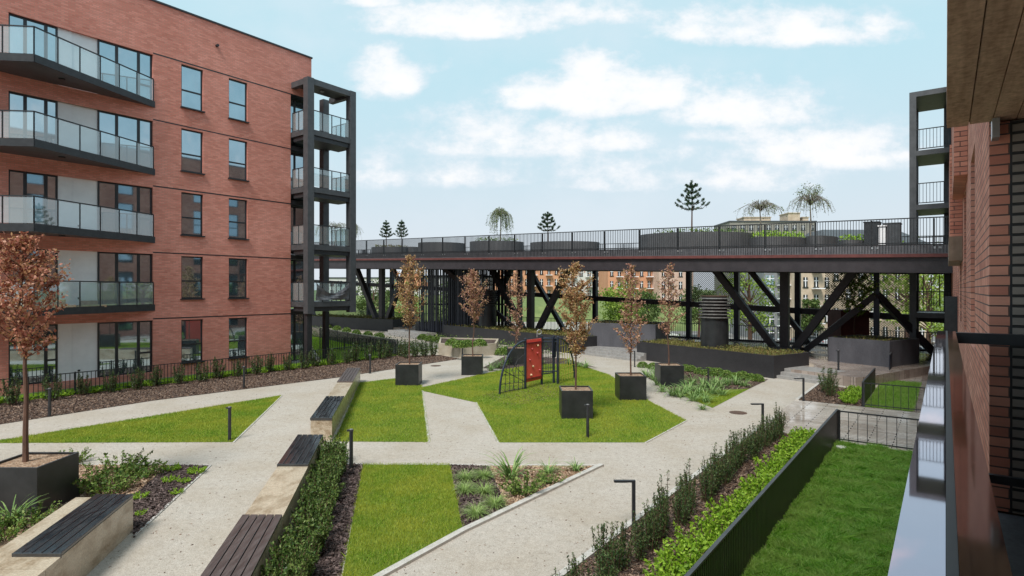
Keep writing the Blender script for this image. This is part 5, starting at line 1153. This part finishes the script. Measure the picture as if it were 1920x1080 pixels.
# ------------------------------------------------------------------ buildings beyond
def far_building(px0, px1, Y, topy, floors, cols, m, label, wm=None, rotf=0.0, depth=14, balc=False, roofm=None, pitched=0, wfrac=(.4, .55), frame=WHITE):
    x0, x1 = at(px0, Y).x, at(px1, Y).x; zt = zat(topy, Y); z0 = -3.5; root = thing('apartment_building', label, 'building', ((x0 + x1) / 2, Y, z0))
    MB().box(x0, x1, Y, Y + depth, z0, zt).build('wall', m, root)
    MB().box(x0 - .2, x1 + .2, Y - .2, Y + depth + .2, zt, zt + .35).build('roof', roofm or METAL_L, root)
    if pitched:
        MB().hexa([(x0 - .3, Y - .3, zt + .35), (x1 + .3, Y - .3, zt + .35), (x1 + .3, Y + depth, zt + .35), (x0 - .3, Y + depth, zt + .35)], [(x0 + 1.5, Y + depth * .35, zt + pitched), (x1 - 1.5, Y + depth * .35, zt + pitched), (x1 - 1.5, Y + depth * .65, zt + pitched), (x0 + 1.5, Y + depth * .65, zt + pitched)]).build('pitched_roof', roofm or METAL_L, root)
    fh = (zt - z0) / floors; cw = (x1 - x0) / cols
    for i in range(cols):
        for j in range(floors):
            cx = x0 + cw * (i + .5); cz = z0 + fh * (j + .5); a, b = cw * wfrac[0] / 2, fh * wfrac[1] / 2
            w = MB().box(cx - a, cx + a, Y - .05, Y + .02, cz - b, cz + b); w.box(cx - a - .1, cx + a + .1, Y - .12, Y - .004, cz - b - .15, cz - b - .01)
            wo_ = w.build('window', wm or GLASS_D, root)
            MB().box(cx - .06, cx + .06, Y - .09, Y - .051, cz - b, cz + b).box(cx - a, cx - .061, Y - .09, Y - .051, cz + b * .2, cz + b * .2 + .1).box(cx + .061, cx + a, Y - .09, Y - .051, cz + b * .2, cz + b * .2 + .1).build('frame', frame, root).parent = wo_
            if balc and i % 2 == 1:
                MB().box(cx - cw * .45, cx + cw * .45, Y - 1.3, Y - .13, cz - b - .3, cz - b - .16).build('balcony', WHITE, root)
    return root
ORANGE = brick_mat('orange_render', [(.50, .23, .13), (.56, .28, .16), (.62, .33, .20)], (.5, .25, .12), ms=.004, bump=.05)
BEIGE = surf('beige_plaster', (.42, .33, .24), (.56, .46, .35), .6, .85, 0, .1); PINK = surf('pinkish_plaster', (.50, .34, .27), (.58, .42, .34), .6, .85)
GREYB = surf('grey_facade', (.16, .17, .18), (.24, .25, .26), .5, .7); PALE = surf('pale_facade', (.50, .50, .48), (.62, .61, .58), .5, .8); TILE = surf('clay_tiles', (.35, .13, .06), (.46, .19, .09), 3, .8)
far_building(925, 1050, 150, 478, 6, 9, ORANGE, 'orange apartment block seen between the struts, leftmost of the orange ones', balc=True)
far_building(1140, 1238, 128, 478, 6, 7, ORANGE, 'orange apartment block with grey balconies, middle of the orange ones', balc=True)
far_building(1236, 1300, 122, 478, 6, 4, PINK, 'pinkish block standing right against the middle orange block')
far_building(1052, 1142, 160, 484, 6, 6, PALE, 'pale grey block between the two orange blocks', balc=True)
far_building(1432, 1500, 90, 486, 6, 3, GREYB, 'grey modern block with glazed bays behind the central struts', GLASS_W, balc=True, wfrac=(.7, .6))
far_building(1500, 1560, 86, 480, 5, 3, BEIGE, 'narrow beige block with dark balconies beside the grey modern block', balc=True)
far_building(1556, 1740, 88, 462, 5, 8, BEIGE, 'old beige tenement with white-framed windows behind the right struts', pitched=3.0, wfrac=(.38, .55))
far_building(1368, 1530, 185, 416, 8, 10, surf('brown_grey_facade', (.20, .19, .17), (.28, .26, .23), .4, .8), 'long brown-grey block showing above the footbridge railing', wfrac=(.5, .4))
for px0, px1, ty in ((1395, 1445, 408), (1478, 1500, 400), (1505, 1516, 408)): 
    x0, x1 = at(px0, 186).x, at(px1, 186).x; z = zat(ty, 186); single('rooftop_structure', MB().box(x0, x1, 186, 192, zat(416, 186) + .36, z).box(x0 - .2, x1 + .2, 185.8, 192.2, z, z + .25), BEIGE, 'rooftop block on the brown-grey building, about %s' % ('widest one' if px0 == 1395 else 'tallest one' if px0 == 1478 else 'narrow one at the right'), 'rooftop block', ((x0 + x1) / 2, 189, zat(416, 186) + .36))
far_building(738, 790, 140, 540, 2, 5, PALE, 'low pale house with a clay tiled roof far behind the stair cage', pitched=3.5, roofm=TILE)
far_building(600, 735, 170, 522, 4, 9, PALE, 'long pale block far behind the left struts', wfrac=(.5, .5)); far_building(785, 925, 175, 520, 4, 9, GREYB, 'grey block far behind the stair cage and first vent')
# grassy bank that the orange blocks stand on
hb = MB(); pr = [(113.0, -3.5), (116, -2.2), (121, .9), (126, 2.3), (135, 2.5), (200, 2.6)]
for (y0, z0_), (y1, z1_) in zip(pr[:-1], pr[1:]): hb.quad((-90, y0, z0_), (37, y0, z0_), (37, y1, z1_), (-90, y1, z1_))
for (y0, z0_), (y1, z1_) in zip(pr[:-1], pr[1:]): hb.quad((37, y0, -3.5), (37, y1, -3.5), (37, y1, z1_), (37, y0, z0_))
struct('hill', hb, FARGRASS)
wl = MB().box(-30, 30, 112.2, 112.6, -3.5, -1.9); single('garden_wall', wl, PALE, 'long pale wall at the foot of the grassy bank below the orange blocks', 'wall', (0, 112.4, -3.5))
foliage_patch(fix([at(880, 78), at(1300, 78), at(1300, 84), at(880, 86)]), -3.5, 1.6, 26, .35, L_FAR2, 'hedge and shrubs along the street beyond the footbridge')
foliage_patch(fix([at(1380, 66), at(1620, 62), at(1640, 66), at(1380, 72)]), -3.5, 1.5, 40, .28, L_SHR, 'shrubs along the street before the beige tenement')

# cars
def make_car(m):
    r = thing('parked_car', 'x', 'car'); b = MB(); prof = [(-2.1, .32), (2.1, .32), (2.15, .62), (1.95, .82), (1.15, .92), (.55, 1.38), (-1.05, 1.42), (-1.75, .98), (-2.12, .88)]
    n = len(prof); b.hexa([(x, -.82, z) for x, z in prof], [(x, .82, z) for x, z in prof]); bo_ = b.build('body', m, r, world=False); bv = bo_.modifiers.new('bevel', 'BEVEL'); bv.width = .06; bv.segments = 2
    g_ = MB(); gp_ = [(1.02, .95), (.5, 1.32), (-1.0, 1.35), (-1.55, .98)]
    for s_ in (-1, 1): q = [(x, s_ * .833, z) for x, z in gp_]; g_.quad(*(q if s_ > 0 else q[::-1]))
    g_.quad((1.16, -.7, .95), (1.16, .7, .95), (.62, .66, 1.345), (.62, -.66, 1.345)); g_.quad((-1.76, .7, 1.02), (-1.76, -.7, 1.02), (-1.16, -.66, 1.40), (-1.16, .66, 1.40)); g_.build('window', GLASS_D, r, world=False)
    for x in (-1.35, 1.35):
        for s_ in (-1, 1):
            w = MB().tube((x, s_ * .66, .33), (x, s_ * .86, .33), .33, n=18).build('wheel', surf('tyre_rubber', (.015, .015, .016), (.03, .03, .03), 5, .8), r, world=False)
            MB().tube((x, s_ * .861, .33), (x, s_ * .875, .33), .2, n=14).build('rim', GALV, r, world=False).parent = w
    for s_ in (-1, 1): MB().box(2.08, 2.16, s_ * .6 - .15, s_ * .6 + .15, .58, .72).build('headlight', GALV, r, world=False); MB().box(-2.15, -2.08, s_ * .62 - .1, s_ * .62 + .1, .7, .84).build('tail_light', RED, r, world=False)
    return r
def paint(name, c): return surf(name, tuple(x * .92 for x in c), c, 2, .25, .3, 0)
cm = {'silver': (.5, .52, .55), 'white': (.75, .75, .75), 'dark blue': (.03, .05, .12), 'black': (.02, .02, .022), 'grey': (.22, .23, .24)}
protos = {k: make_car(paint(k.replace(' ', '_') + '_paint', v)) for k, v in cm.items()}; seen = set()
for px, Y, col, rz, lb in [(1568, 80, 'silver', 0, 'behind the right V strut'), (1515, 82, 'grey', 0, 'left of the silver car behind the right V strut'), (1740, 66, 'silver', 1.2, 'seen through the gap beside the right tower'), (1765, 72, 'white', 1.2, 'behind the silver one beside the right tower'), (1655, 72, 'dark blue', .2, 'behind the lower perforated screen'),
                           (1245, 92, 'white', 0, 'before the middle orange block'), (1200, 92, 'black', 0, 'left of the white car before the middle orange block'), (960, 94, 'white', 0, 'seen between the far vent and the central struts'), (1010, 94, 'dark blue', 3.14, 'right of the white car near the central struts'), (1150, 94, 'grey', 0, 'left of the black car before the orange blocks'), (1060, 98, 'silver', 0, 'behind the copper tree of the largest planter'), (700, 98, 'white', 0, 'behind the left struts')]:
    o = protos[col] if col not in seen else dup(protos[col]); seen.add(col); o.location = at(px, Y, -3.47); o.rotation_euler = (0, 0, rz); o['label'] = '%s parked car %s' % (col, lb); o['group'] = 'cars parked in the street'
# haze free: the air in the photo is clear
